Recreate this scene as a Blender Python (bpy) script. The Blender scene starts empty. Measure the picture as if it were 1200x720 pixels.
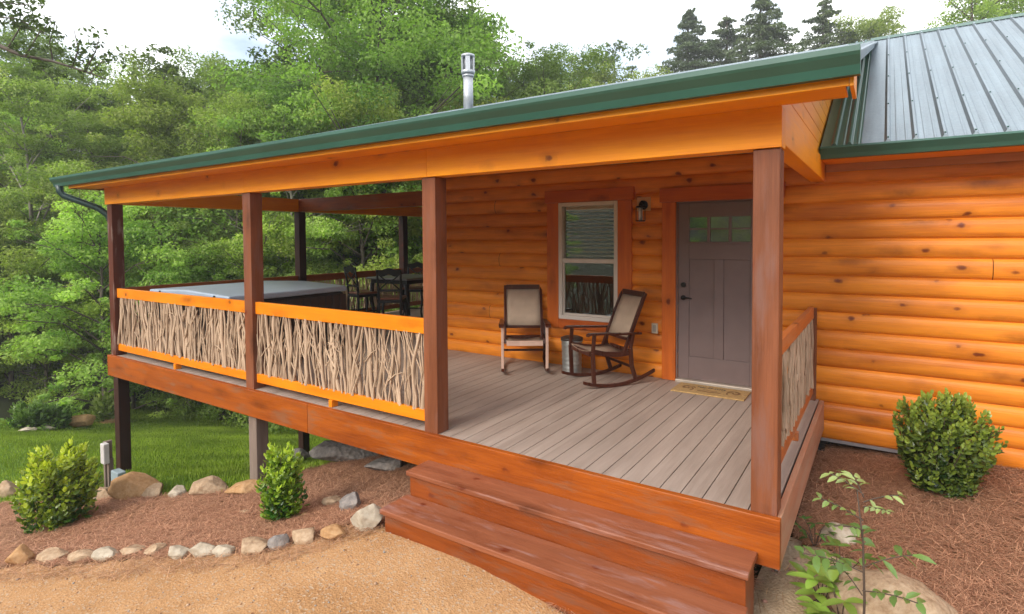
import bpy, bmesh, math, random
import numpy as np
from mathutils import Vector, Matrix, noise
R = math.radians
random.seed(7); rng = np.random.default_rng(7)
S = bpy.context.scene
COL = S.collection

# ------------------------------------------------------------------ camera, sky, sun, exposure
CP = Vector((0.5145, -3.6509, 1.6903))
CR = Vector((0.83499302, 0.55022434, -0.0063112)); CU = Vector((-0.01228994, 0.03011477, 0.99947089)); CF = Vector((-0.55012327, 0.83447365, -0.03190785))
FPX, CX, CY = 661.3, 600.0, 299.8
cd = bpy.data.cameras.new('camera'); cam = bpy.data.objects.new('camera', cd); COL.objects.link(cam)
m = Matrix.Identity(4)
for i in range(3):
    m[i][0] = CR[i]; m[i][1] = CU[i]; m[i][2] = -CF[i]; m[i][3] = CP[i]
cam.matrix_world = m
cd.sensor_width = 36; cd.lens = FPX / 1200 * 36; cd.shift_y = -(360 - CY) / 1200; cd.clip_end = 2000; cd.clip_start = 0.05
S.camera = cam

SUN_EL, SUN_AZ = 34.0, 190.0          # azimuth measured clockwise from +Y
w = bpy.data.worlds.new('World'); S.world = w; w.use_nodes = True
nt = w.node_tree; nt.nodes.clear()
out = nt.nodes.new('ShaderNodeOutputWorld'); bg = nt.nodes.new('ShaderNodeBackground')
sky = nt.nodes.new('ShaderNodeTexSky'); sky.sky_type = 'NISHITA'; sky.sun_disc = False
sky.sun_elevation = R(SUN_EL); sky.sun_rotation = R(SUN_AZ); sky.air_density = 1.0; sky.dust_density = .6
tc = nt.nodes.new('ShaderNodeTexCoord'); mp = nt.nodes.new('ShaderNodeMapping'); mp.inputs['Scale'].default_value = (1, 1, 2.2)
ns = nt.nodes.new('ShaderNodeTexNoise'); ns.inputs['Scale'].default_value = 2.6; ns.inputs['Detail'].default_value = 7; ns.inputs['Roughness'].default_value = .55
rp = nt.nodes.new('ShaderNodeValToRGB'); rp.color_ramp.elements[0].position = .34; rp.color_ramp.elements[1].position = .56
rp.color_ramp.elements[0].color = (.0, .0, .0, 1)
mx = nt.nodes.new('ShaderNodeMix'); mx.data_type = 'RGBA'; mx.inputs[7].default_value = (9.0, 9.2, 9.4, 1)
nt.links.new(tc.outputs['Generated'], mp.inputs['Vector']); nt.links.new(mp.outputs[0], ns.inputs['Vector']); nt.links.new(ns.outputs['Fac'], rp.inputs[0])
nt.links.new(rp.outputs[0], mx.inputs[0]); dk = nt.nodes.new('ShaderNodeMix'); dk.data_type = 'RGBA'; dk.blend_type = 'MULTIPLY'; dk.inputs[0].default_value = 1; dk.inputs[7].default_value = (.80, .82, .85, 1)
ns2 = nt.nodes.new('ShaderNodeTexNoise'); ns2.inputs['Scale'].default_value = 5.0; ns2.inputs['Detail'].default_value = 6; nt.links.new(mp.outputs[0], ns2.inputs['Vector'])
rp2 = nt.nodes.new('ShaderNodeValToRGB'); rp2.color_ramp.elements[0].position = .40; rp2.color_ramp.elements[1].position = .58; rp2.color_ramp.elements[0].color = (5.2 / 9, 5.4 / 9, 5.7 / 9, 1)
nt.links.new(ns2.outputs['Fac'], rp2.inputs[0]); cl = nt.nodes.new('ShaderNodeMix'); cl.data_type = 'RGBA'; cl.blend_type = 'MULTIPLY'; cl.inputs[0].default_value = 1; cl.inputs[7].default_value = (9.6, 9.7, 9.8, 1)
nt.links.new(rp2.outputs[0], cl.inputs[6]); nt.links.new(cl.outputs[2], mx.inputs[7])
nt.links.new(sky.outputs[0], dk.inputs[6]); nt.links.new(dk.outputs[2], mx.inputs[6]); nt.links.new(mx.outputs[2], bg.inputs['Color'])
bg.inputs['Strength'].default_value = 0.10
nt.links.new(bg.outputs[0], out.inputs[0])
sd = bpy.data.lights.new('sun', 'SUN'); sd.energy = 1.35; sd.angle = R(24); sd.color = (1, .95, .87)
so = bpy.data.objects.new('sun', sd); COL.objects.link(so)
az, el = R(SUN_AZ), R(SUN_EL)
tosun = Vector((math.sin(az) * math.cos(el), math.cos(az) * math.cos(el), math.sin(el)))
so.rotation_euler = tosun.to_track_quat('Z', 'Y').to_euler(); so.location = (0, -10, 20)
S.view_settings.view_transform = 'Standard'; S.view_settings.look = 'None'; S.view_settings.exposure = 1.56; S.view_settings.gamma = 1
S.view_settings.use_curve_mapping = False
S.render.engine = 'CYCLES'
S.render.resolution_x = 1024; S.render.resolution_y = 614
S.cycles.max_bounces = 8; S.cycles.transparent_max_bounces = 12

# ------------------------------------------------------------------ helpers
def tag(o, label=None, cat=None, group=None, kind=None):
    if label: o['label'] = label
    if cat: o['category'] = cat
    if group: o['group'] = group
    if kind: o['kind'] = kind
    return o
def empty(name, loc=(0, 0, 0), rz=0.0):
    o = bpy.data.objects.new(name, None); COL.objects.link(o); o.location = loc; o.rotation_euler = (0, 0, rz); o.empty_display_size = .1
    return o
class MB:
    def __init__(s): s.v = []; s.f = []; s.m = []; s.mi = 0; s.sm = []; s.smooth = False
    def add(s, vs, fs):
        n = len(s.v); s.v += [tuple(q) for q in vs]
        for q in fs: s.f.append([n + i for i in q]); s.m.append(s.mi); s.sm.append(s.smooth)
    def box(s, x0, x1, y0, y1, z0, z1):
        if x0 > x1: x0, x1 = x1, x0
        if y0 > y1: y0, y1 = y1, y0
        if z0 > z1: z0, z1 = z1, z0
        s.add([(x0, y0, z0), (x1, y0, z0), (x1, y1, z0), (x0, y1, z0), (x0, y0, z1), (x1, y0, z1), (x1, y1, z1), (x0, y1, z1)],
              [(0, 3, 2, 1), (4, 5, 6, 7), (0, 1, 5, 4), (1, 2, 6, 5), (2, 3, 7, 6), (3, 0, 4, 7)])
    def bar(s, p, q, w, h, side=None):
        p = Vector(p); q = Vector(q); d = (q - p).normalized()
        sx = Vector(side).normalized() if side else (d.cross(Vector((0, 0, 1))) if abs(d.z) < .95 else Vector((1, 0, 0))).normalized()
        up = sx.cross(d).normalized(); sx = d.cross(up).normalized()
        a = sx * w / 2; b = up * h / 2
        s.add([p - a - b, p + a - b, p + a + b, p - a + b, q - a - b, q + a - b, q + a + b, q - a + b],
              [(0, 3, 2, 1), (4, 5, 6, 7), (0, 1, 5, 4), (1, 2, 6, 5), (2, 3, 7, 6), (3, 0, 4, 7)])
    def tube(s, pts, rad, n=8, cap=True):
        pts = [Vector(p) for p in pts]; rings = []; base = len(s.v); o = s.smooth
        if not hasattr(rad, '__len__'): rad = [rad] * len(pts)
        ref = None
        for i, p in enumerate(pts):
            d = (pts[min(i + 1, len(pts) - 1)] - pts[max(i - 1, 0)])
            d = d.normalized() if d.length > 1e-9 else Vector((0, 0, 1))
            if ref is None: ref = Vector((1, 0, 0)) if abs(d.x) < .8 else Vector((0, 1, 0))
            a = (ref - d * ref.dot(d)).normalized(); b = d.cross(a); ref = a
            rings.append([p + (a * math.cos(2 * math.pi * k / n) + b * math.sin(2 * math.pi * k / n)) * rad[i] for k in range(n)])
        vs = [q for r_ in rings for q in r_]
        fs = []
        for i in range(len(pts) - 1):
            for k in range(n):
                k2 = (k + 1) % n; fs.append((i * n + k, i * n + k2, (i + 1) * n + k2, (i + 1) * n + k))
        s.smooth = True; s.add(vs, fs); s.smooth = False
        if cap: s.f.append([base + k for k in range(n)][::-1]); s.m.append(s.mi); s.sm.append(False); s.f.append([base + (len(pts) - 1) * n + k for k in range(n)]); s.m.append(s.mi); s.sm.append(False)
        s.smooth = o
    def prism(s, poly, vec):
        n = len(poly); vec = Vector(vec); a = [Vector(p) for p in poly]; b = [p + vec for p in a]
        s.add(a + b, [tuple(range(n))[::-1], tuple(range(n, 2 * n))] + [(i, (i + 1) % n, n + (i + 1) % n, n + i) for i in range(n)])
    def sweep_x(s, prof, x0, x1):   # prof: list of (y,z) closed
        s.prism([(x0, y, z) for y, z in prof], (x1 - x0, 0, 0))
    def build(s, name, mats, parent=None, bevel=0.0, kind=None, fix=True):
        me = bpy.data.meshes.new(name); me.from_pydata(s.v, [], s.f)
        if not isinstance(mats, (list, tuple)): mats = [mats]
        for q in mats: me.materials.append(q)
        me.polygons.foreach_set('material_index', s.m); me.polygons.foreach_set('use_smooth', s.sm); me.update()
        if fix and len(s.f) < 60000:
            bm = bmesh.new(); bm.from_mesh(me); bmesh.ops.recalc_face_normals(bm, faces=bm.faces); bm.to_mesh(me); bm.free()
        o = bpy.data.objects.new(name, me); COL.objects.link(o)
        if parent: o.parent = parent
        if bevel:
            b = o.modifiers.new('bevel', 'BEVEL'); b.width = bevel; b.segments = 2; b.limit_method = 'ANGLE'; b.angle_limit = R(40)
        if kind: o['kind'] = kind
        return o
def npmesh(name, V, F, mat, parent=None, col=None, smooth=False):
    """V (n,3), F (m,k) numpy; col (n,3) vertex colours"""
    me = bpy.data.meshes.new(name); k = F.shape[1]
    me.vertices.add(len(V)); me.vertices.foreach_set('co', V.astype(np.float32).ravel())
    me.loops.add(F.size); me.loops.foreach_set('vertex_index', F.astype(np.int32).ravel())
    me.polygons.add(len(F)); me.polygons.foreach_set('loop_start', np.arange(0, F.size, k, dtype=np.int32)); me.polygons.foreach_set('loop_total', np.full(len(F), k, np.int32))
    if smooth: me.polygons.foreach_set('use_smooth', np.ones(len(F), bool))
    if col is not None:
        at_ = me.color_attributes.new('Col', 'FLOAT_COLOR', 'POINT'); c = np.ones((len(V), 4), np.float32); c[:, :3] = col; at_.data.foreach_set('color', c.ravel())
    me.materials.append(mat); me.update(calc_edges=True); me.validate()
    if name is None: return me
    o = bpy.data.objects.new(name, me); COL.objects.link(o)
    if parent: o.parent = parent
    return o
def dup(o, parent=None, **kw):
    c = o.copy(); COL.objects.link(c)
    if parent: c.parent = parent
    for k_, v_ in kw.items(): setattr(c, k_, v_)
    return c
def dup_tree(o, parent=None):
    kids = list(o.children); c = dup(o, parent)
    for ch in kids: dup_tree(ch, c)
    return c

# ------------------------------------------------------------------ terrain height
def sm(t): t = min(max(t, 0.0), 1.0); return t * t * (3 - 2 * t)
def H(x, y):
    a = max(-2.7 - x, 0.0)
    z = -0.585 - 0.185 * min(a, 6.5) - 0.10 * min(max(a - 6.5, 0), 7)
    s = sm((-x - 3.2) / 4.6)
    z -= 0.27 * min(max(y, 0), 6.5) * s + 0.09 * min(max(y - 6.5, 0), 7) * s
    rr = sm((x + 2.0) / 1.8)
    zr = -0.645 + 0.09 * min(x, 4) + 0.04 * min(max(y, -2), 4)
    z = z * (1 - rr) + zr * rr
    d = math.hypot(x + 5, y - 2)
    if d > 6: z += 0.10 * noise.noise(Vector((x * .25, y * .25, 0))) * min((d - 6) / 6, 4)
    if d > 30 and True: z += 26 * sm((d - 34) / 90) * (1.0 if x < 0 else .6)
    return z + 0.018 * noise.noise(Vector((x * 1.7, y * 1.7, 3.3))) + 0.007 * noise.noise(Vector((x * 7, y * 7, 1)))
def ray(px, py): return CF + CR * ((px - CX) / FPX) - CU * ((py - CY) / FPX)
def at(px, py):
    """the point of the terrain seen in that direction"""
    d = ray(px, py); t = 1.5
    while t < 60:
        p = CP + d * t
        if p.z < H(p.x, p.y): break
        t += .05
    lo, hi = t - .05, t
    for _ in range(12):
        mid = (lo + hi) / 2; p = CP + d * mid
        if p.z < H(p.x, p.y): hi = mid
        else: lo = mid
    return CP + d * hi
def far(px, dist):
    d = ray(px, CY); h = Vector((d.x, d.y)); p = Vector((CP.x, CP.y)) + h * dist
    return p.x, p.y

# ------------------------------------------------------------------ materials
def newmat(name):
    mt = bpy.data.materials.new(name); mt.use_nodes = True; n = mt.node_tree; b = n.nodes['Principled BSDF']; return mt, n, b
def N(n, t, **kw):
    x = n.nodes.new(t)
    for k_, v_ in kw.items():
        if k_ in x.inputs: x.inputs[k_].default_value = v_
        else: setattr(x, k_, v_)
    return x
def ramp(n, pts):
    r_ = n.nodes.new('ShaderNodeValToRGB'); e = r_.color_ramp.elements
    while len(e) < len(pts): e.new(.5)
    for i, (p_, c) in enumerate(pts): e[i].position = p_; e[i].color = (*c, 1) if len(c) == 3 else c
    return r_
def mixc(n, a, b, fac, mode='MIX'):
    x = n.nodes.new('ShaderNodeMix'); x.data_type = 'RGBA'; x.blend_type = mode
    for i, q in ((0, fac), (6, a), (7, b)):
        if isinstance(q, (int, float)): x.inputs[i].default_value = q
        elif isinstance(q, tuple): x.inputs[i].default_value = (*q, 1)
        else: n.links.new(q, x.inputs[i])
    return x.outputs[2]
def mth(n, op, a, b=None, c=None):
    x = n.nodes.new('ShaderNodeMath'); x.operation = op
    for i, q in enumerate((a, b, c)):
        if q is None: continue
        if isinstance(q, (int, float)): x.inputs[i].default_value = q
        else: n.links.new(q, x.inputs[i])
    return x.outputs[0]
def plain(name, col, rough=.5, metal=0.0, bump=0.0, bs=80, var=.12, vs=6):
    mt, n, b = newmat(name); b.inputs['Roughness'].default_value = rough; b.inputs['Metallic'].default_value = metal
    t = N(n, 'ShaderNodeTexCoord'); nz = N(n, 'ShaderNodeTexNoise', Scale=vs, Detail=5.0)
    n.links.new(t.outputs['Object'], nz.inputs['Vector'])
    r_ = ramp(n, [(.3, tuple(c * (1 - var) for c in col)), (.7, tuple(min(c * (1 + var), 1) for c in col))])
    n.links.new(nz.outputs[0], r_.inputs[0]); n.links.new(r_.outputs[0], b.inputs['Base Color'])
    if bump:
        nb = N(n, 'ShaderNodeTexNoise', Scale=bs, Detail=4.0); n.links.new(t.outputs['Object'], nb.inputs['Vector'])
        bp = N(n, 'ShaderNodeBump', Strength=bump, Distance=.01); n.links.new(nb.outputs[0], bp.inputs['Height']); n.links.new(bp.outputs[0], b.inputs['Normal'])
    return mt
def wood(name, lo, hi, axis='X', rough=.42, knots=.5, wear=0.0, wearcol=(.3, .24, .2), course=None, coat=0.0, boards=None, knotcol=(.13, .018, .002), blot=.5, bump=.25):
    """grain runs along axis; course=(offset,pitch) gives every siding log a tone and knots of its own; boards=(axis,pitch)"""
    mt, n, b = newmat(name); L = n.links
    t = N(n, 'ShaderNodeTexCoord'); oi = N(n, 'ShaderNodeObjectInfo')
    off = N(n, 'ShaderNodeVectorMath', operation='SCALE'); off.inputs[0].default_value = (7.3, 11.1, 5.7); L.new(mth(n, 'MULTIPLY', oi.outputs['Random'], 3.0), off.inputs['Scale'])
    ad = N(n, 'ShaderNodeVectorMath', operation='ADD'); L.new(t.outputs['Object'], ad.inputs[0]); L.new(off.outputs[0], ad.inputs[1]); vec = ad.outputs[0]
    rnd = None
    if course or boards:
        sp = N(n, 'ShaderNodeSeparateXYZ'); L.new(t.outputs['Object'], sp.inputs[0])
        ax, o_, p_ = ('Z', course[0], course[1]) if course else boards
        idx = mth(n, 'FLOOR', mth(n, 'DIVIDE', mth(n, 'SUBTRACT', sp.outputs[ax], o_), p_))
        wn = N(n, 'ShaderNodeTexWhiteNoise', noise_dimensions='1D'); L.new(idx, wn.inputs['W'])
        s2 = N(n, 'ShaderNodeVectorMath', operation='SCALE'); s2.inputs[0].default_value = (13.0, 13.0, 13.0); L.new(wn.outputs['Value'], s2.inputs['Scale'])
        a2 = N(n, 'ShaderNodeVectorMath', operation='ADD'); L.new(vec, a2.inputs[0]); L.new(s2.outputs[0], a2.inputs[1]); vec = a2.outputs[0]; rnd = wn.outputs['Value']
    def mapped(long_, cross):
        mp_ = N(n, 'ShaderNodeMapping'); mp_.inputs['Scale'].default_value = tuple(long_ if a_ == axis else cross for a_ in 'XYZ'); L.new(vec, mp_.inputs['Vector']); return mp_.outputs[0]
    n1 = N(n, 'ShaderNodeTexNoise', Scale=1.0, Detail=5.0, Roughness=.6, Distortion=.4); L.new(mapped(1.1, 11), n1.inputs['Vector'])
    n2 = N(n, 'ShaderNodeTexNoise', Scale=1.0, Detail=3.0); L.new(mapped(4, 110), n2.inputs['Vector'])
    n3 = N(n, 'ShaderNodeTexNoise', Scale=1.0, Detail=3.0, Roughness=.6); L.new(mapped(1.6, 2.6), n3.inputs['Vector'])
    f = mth(n, 'ADD', mth(n, 'MULTIPLY', n1.outputs[0], .62), mth(n, 'ADD', mth(n, 'MULTIPLY', n2.outputs[0], .26), mth(n, 'MULTIPLY', n3.outputs[0], .22 * blot * 2)))
    if rnd is not None: f = mth(n, 'ADD', f, mth(n, 'MULTIPLY', mth(n, 'SUBTRACT', rnd, .5), .16))
    r_ = ramp(n, [(.36, lo), (.57, tuple((a_ + b_) / 2 for a_, b_ in zip(lo, hi))), (.78, hi)]); L.new(f, r_.inputs[0]); c = r_.outputs[0]
    if knots:
        vo = N(n, 'ShaderNodeTexVoronoi', Scale=1.0, Randomness=1.0)
        dn = N(n, 'ShaderNodeTexNoise', Scale=14.0, Detail=2.0); L.new(vec, dn.inputs['Vector'])
        vm = N(n, 'ShaderNodeVectorMath', operation='SCALE'); L.new(dn.outputs['Color'], vm.inputs[0]); vm.inputs['Scale'].default_value = .22
        va = N(n, 'ShaderNodeVectorMath', operation='ADD'); L.new(mapped(3.4, 5.2), va.inputs[0]); L.new(vm.outputs[0], va.inputs[1]); L.new(va.outputs[0], vo.inputs['Vector'])
        kr = ramp(n, [(.055, (1, 1, 1)), (.10, (.75, .75, .75)), (.14, (.22, .22, .22)), (.36, (0, 0, 0))]); L.new(vo.outputs['Distance'], kr.inputs[0])
        pk = mth(n, 'GREATER_THAN', N_sep(n, vo.outputs['Color']), 1 - knots)
        c = mixc(n, c, knotcol, mth(n, 'MULTIPLY', mth(n, 'MULTIPLY', kr.outputs[0], pk), .95))
        vo2 = N(n, 'ShaderNodeTexVoronoi', Scale=1.0, Randomness=1.0); va2 = N(n, 'ShaderNodeVectorMath', operation='ADD'); L.new(mapped(1.5, 5.0), va2.inputs[0]); L.new(vm.outputs[0], va2.inputs[1]); L.new(va2.outputs[0], vo2.inputs['Vector'])
        k2 = ramp(n, [(.04, (1, 1, 1)), (.16, (.5, .5, .5)), (.34, (0, 0, 0))]); L.new(vo2.outputs['Distance'], k2.inputs[0]); p2_ = mth(n, 'GREATER_THAN', N_sep(n, vo2.outputs['Color']), 1 - knots * .7)
        c = mixc(n, c, tuple(q * .42 for q in lo), mth(n, 'MULTIPLY', mth(n, 'MULTIPLY', k2.outputs[0], p2_), .75))
    if wear:
        n4 = N(n, 'ShaderNodeTexNoise', Scale=1.0, Detail=6.0, Roughness=.65); L.new(mapped(1.7, 9), n4.inputs['Vector'])
        wr = ramp(n, [(.56 - wear * .2, (0, 0, 0)), (.70, (1, 1, 1))]); L.new(n4.outputs[0], wr.inputs[0])
        c = mixc(n, c, wearcol, mth(n, 'MULTIPLY', wr.outputs[0], .8))
    L.new(c, b.inputs['Base Color'])
    rr = mth(n, 'ADD', mth(n, 'MULTIPLY', n1.outputs[0], .25), rough - .12); L.new(rr, b.inputs['Roughness'])
    b.inputs['Specular IOR Level'].default_value = .28
    b.inputs['Coat Weight'].default_value = coat * .35; b.inputs['Coat Roughness'].default_value = .3
    bp = N(n, 'ShaderNodeBump', Strength=bump, Distance=.006); L.new(mth(n, 'ADD', n2.outputs[0], n1.outputs[0]), bp.inputs['Height']); L.new(bp.outputs[0], b.inputs['Normal'])
    return mt
def N_sep(n, colsock):
    s_ = n.nodes.new('ShaderNodeSeparateColor'); n.links.new(colsock, s_.inputs[0]); return s_.outputs[0]
def leafmat(name, rough=.45, trans=.35, var=.25, spec=.4, sat=1.0):
    mt, n, b = newmat(name); L = n.links
    a = N(n, 'ShaderNodeVertexColor', layer_name='Col'); oi = N(n, 'ShaderNodeObjectInfo')
    hs = N(n, 'ShaderNodeHueSaturation'); L.new(a.outputs[0], hs.inputs['Color'])
    L.new(mth(n, 'ADD', mth(n, 'MULTIPLY', oi.outputs['Random'], var * 2), 1 - var), hs.inputs['Value'])
    hs.inputs['Saturation'].default_value = sat
    wn = N(n, 'ShaderNodeTexWhiteNoise', noise_dimensions='1D'); L.new(oi.outputs['Random'], wn.inputs['W'])
    L.new(mth(n, 'ADD', mth(n, 'MULTIPLY', wn.outputs['Value'], .045), .462), hs.inputs['Hue'])
    L.new(hs.outputs[0], b.inputs['Base Color']); b.inputs['Roughness'].default_value = rough; b.inputs['Specular IOR Level'].default_value = spec
    tr = N(n, 'ShaderNodeBsdfTranslucent'); L.new(mixc(n, hs.outputs[0], (1.0, 1.25, .45), 1.0, 'MULTIPLY'), tr.inputs[0])
    ms = N(n, 'ShaderNodeMixShader'); ms.inputs[0].default_value = trans; L.new(b.outputs[0], ms.inputs[1]); L.new(tr.outputs[0], ms.inputs[2])
    L.new(ms.outputs[0], n.nodes['Material Output'].inputs[0])
    return mt
def groundmat(name, cols, s1=3.0, s2=40.0, bump=.6, bs=120.0, rough=.95, dist=.02, spots=None):
    mt, n, b = newmat(name); L = n.links; t = N(n, 'ShaderNodeTexCoord')
    a = N(n, 'ShaderNodeTexNoise', Scale=s1, Detail=6.0, Roughness=.6); c = N(n, 'ShaderNodeTexNoise', Scale=s2, Detail=6.0, Roughness=.7)
    for q in (a, c): L.new(t.outputs['Object'], q.inputs['Vector'])
    f = mth(n, 'ADD', mth(n, 'MULTIPLY', a.outputs[0], .45), mth(n, 'MULTIPLY', c.outputs[0], .55))
    k_ = len(cols); r_ = ramp(n, [(.32 + .36 * i / (k_ - 1), cc) for i, cc in enumerate(cols)]); L.new(f, r_.inputs[0]); colr = r_.outputs[0]
    vo = N(n, 'ShaderNodeTexVoronoi', Scale=bs); L.new(t.outputs['Object'], vo.inputs['Vector'])
    if spots:
        sp = ramp(n, [(.86, (0, 0, 0)), (.9, (1, 1, 1))]); L.new(N_sep(n, vo.outputs['Color']), sp.inputs[0]); colr = mixc(n, colr, spots, mth(n, 'MULTIPLY', sp.outputs[0], .6))
    L.new(colr, b.inputs['Base Color']); b.inputs['Roughness'].default_value = rough; b.inputs['Specular IOR Level'].default_value = .2
    bp = N(n, 'ShaderNodeBump', Strength=bump, Distance=dist); L.new(mth(n, 'ADD', vo.outputs['Distance'], c.outputs[0]), bp.inputs['Height']); L.new(bp.outputs[0], b.inputs['Normal'])
    return mt

M = {}
C0, CPI = -0.40, 0.187
M['log'] = wood('log_siding_wood', (.46, .112, .008), (.84, .272, .020), 'X', rough=.5, knots=.85, course=(C0, CPI), coat=.2, blot=.7, bump=.12)
M['log_end'] = wood('log_siding_side_wood', (.46, .112, .008), (.84, .272, .020), 'Y', rough=.40, knots=.62, course=(C0, CPI), coat=.35, blot=.6, bump=.12)
M['orange'] = wood('orange_stained_board', (.76, .225, .002), (.98, .38, .004), 'X', rough=.46, knots=.3, coat=.05, bump=.1)
M['orangeY'] = wood('orange_stained_board_side', (.76, .225, .002), (.98, .38, .004), 'Y', rough=.42, knots=.22, coat=.2, bump=.12)
M['rail'] = wood('rail_wood', (.62, .155, .003), (.86, .27, .007), 'X', rough=.4, knots=.2, coat=.25, bump=.12)
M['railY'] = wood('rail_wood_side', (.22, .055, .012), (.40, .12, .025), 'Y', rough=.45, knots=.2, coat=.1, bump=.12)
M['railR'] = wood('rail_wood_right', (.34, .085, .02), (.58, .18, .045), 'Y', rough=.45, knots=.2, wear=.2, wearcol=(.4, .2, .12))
M['trim'] = wood('trim_wood', (.42, .075, .006), (.66, .16, .014), 'Z', rough=.42, knots=.35, coat=.2)
M['trimX'] = wood('trim_wood_header', (.38, .065, .006), (.60, .14, .013), 'X', rough=.42, knots=.35, coat=.2)
M['fascia'] = wood('deck_skirt_board', (.17, .030, .003), (.43, .100, .006), 'X', rough=.42, knots=.6, wear=.12, wearcol=(.22, .10, .05), coat=.3)
M['fasciaY'] = wood('deck_skirt_board_side', (.34, .12, .06), (.52, .24, .14), 'Y', rough=.5, knots=.3, wear=.9, wearcol=(.42, .28, .19))
M['step'] = wood('step_tread_wood', (.16, .044, .018), (.33, .112, .050), 'X', rough=.40, knots=.4, wear=.12, wearcol=(.32, .18, .15), coat=.4)
M['riser'] = wood('step_riser_wood', (.13, .024, .004), (.31, .070, .009), 'X', rough=.42, knots=.5, wear=.25, wearcol=(.16, .08, .05), coat=.35)
M['post'] = wood('post_wood', (.12, .035, .012), (.27, .088, .036), 'Z', rough=.55, knots=.4, wear=.2, wearcol=(.19, .09, .065), coat=.1)
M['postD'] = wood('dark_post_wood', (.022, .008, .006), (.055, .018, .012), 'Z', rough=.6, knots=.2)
M['leg'] = wood('weathered_leg_wood', (.14, .10, .075), (.27, .20, .16), 'Z', rough=.8, knots=.2)
M['deck'] = wood('deck_board', (.27, .205, .165), (.41, .32, .262), 'Y', rough=.55, knots=0, boards=('X', 0.02, .14), blot=.7, bump=.3)
M['ceil'] = wood('ceiling_board', (.70, .36, .10), (.88, .55, .20), 'Y', rough=.5, knots=.4, boards=('X', 0, .14))
M['branch'] = wood('peeled_branch', (.20, .125, .075), (.54, .385, .26), 'Z', rough=.75, knots=0, blot=1.0, bump=.5)
M['green'] = plain('green_painted_metal', (.030, .095, .066), .36, .0, var=.1, vs=2)
M['drip'] = plain('pale_drip_edge', (.22, .32, .30), .45, .3)
M['door'] = plain('mauve_door_paint', (.17, .115, .105), .55, var=.06, bump=.08, bs=200)
M['frame'] = plain('almond_vinyl', (.62, .54, .46), .4, var=.03)
M['black'] = plain('black_metal', (.012, .011, .011), .35, .4)
M['dark'] = plain('dark_void', (.008, .007, .006), .9)
M['rubber'] = plain('tub_cabinet', (.016, .012, .012), .5)
M['cover'] = plain('tub_cover_vinyl', (.30, .36, .43), .38, var=.08, vs=3, bump=.1, bs=40)
M['chairw'] = wood('chair_frame_wood', (.035, .009, .005), (.095, .024, .011), 'Z', rough=.30, knots=0, coat=.5)
M['sling'] = plain('woven_sling_fabric', (.52, .39, .28), .75, var=.1, bump=.5, bs=260)
M['cream'] = plain('light_switch_plate', (.52, .42, .30), .5)
M['threshold'] = plain('door_threshold', (.50, .42, .34), .4, .3)
M['glasslamp'] = plain('lamp_tube', (.75, .72, .70), .12)
M['rust'] = plain('black_chair_wood', (.006, .005, .005), .5)
M['seatb'] = plain('brown_seat_leather', (.20, .075, .04), .4)

def galv(name, col, streak_axis='Y', rough=.3, metal=.85):
    mt, n, b = newmat(name); L = n.links; t = N(n, 'ShaderNodeTexCoord')
    mp_ = N(n, 'ShaderNodeMapping'); mp_.inputs['Scale'].default_value = {'Y': (16, .7, .7), 'Z': (14, 14, .8)}[streak_axis]; L.new(t.outputs['Object'], mp_.inputs[0])
    a = N(n, 'ShaderNodeTexNoise', Scale=1.0, Detail=4.0); L.new(mp_.outputs[0], a.inputs[0])
    s_ = N(n, 'ShaderNodeTexNoise', Scale=3.0, Detail=5.0); L.new(t.outputs['Object'], s_.inputs[0])
    v = N(n, 'ShaderNodeTexVoronoi', Scale=55.0); L.new(t.outputs['Object'], v.inputs[0])
    f = mth(n, 'ADD', mth(n, 'MULTIPLY', a.outputs[0], .5), mth(n, 'ADD', mth(n, 'MULTIPLY', s_.outputs[0], .4), mth(n, 'MULTIPLY', N_sep(n, v.outputs['Color']), .1)))
    r_ = ramp(n, [(.3, tuple(c * .72 for c in col)), (.7, tuple(min(1, c * 1.15) for c in col))]); L.new(f, r_.inputs[0]); L.new(r_.outputs[0], b.inputs['Base Color'])
    b.inputs['Metallic'].default_value = metal; L.new(mth(n, 'ADD', mth(n, 'MULTIPLY', s_.outputs[0], .3), rough - .1), b.inputs['Roughness'])
    return mt
M['galv'] = galv('galvalume_roof', (.25, .30, .33), 'Y', .42, .55)
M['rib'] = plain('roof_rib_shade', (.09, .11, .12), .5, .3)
M['bucket'] = galv('galvanised_can', (.52, .54, .52), 'Z', .34, .8)
M['pipe'] = galv('chimney_steel', (.50, .51, .53), 'Z', .35, .6)

mt, n, b = newmat('window_glass'); L = n.links
gl = N(n, 'ShaderNodeBsdfGlossy', Roughness=0.01); gl.inputs[0].default_value = (.95, .97, .95, 1); tr = N(n, 'ShaderNodeBsdfTransparent'); tr.inputs[0].default_value = (.93, .94, .92, 1)
lw = N(n, 'ShaderNodeFresnel', IOR=1.9); ms = N(n, 'ShaderNodeMixShader'); L.new(mth(n, 'ADD', mth(n, 'MULTIPLY', lw.outputs[0], .6), .05), ms.inputs[0]); L.new(tr.outputs[0], ms.inputs[1]); L.new(gl.outputs[0], ms.inputs[2]); L.new(ms.outputs[0], n.nodes['Material Output'].inputs[0])
M['glass'] = mt

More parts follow.
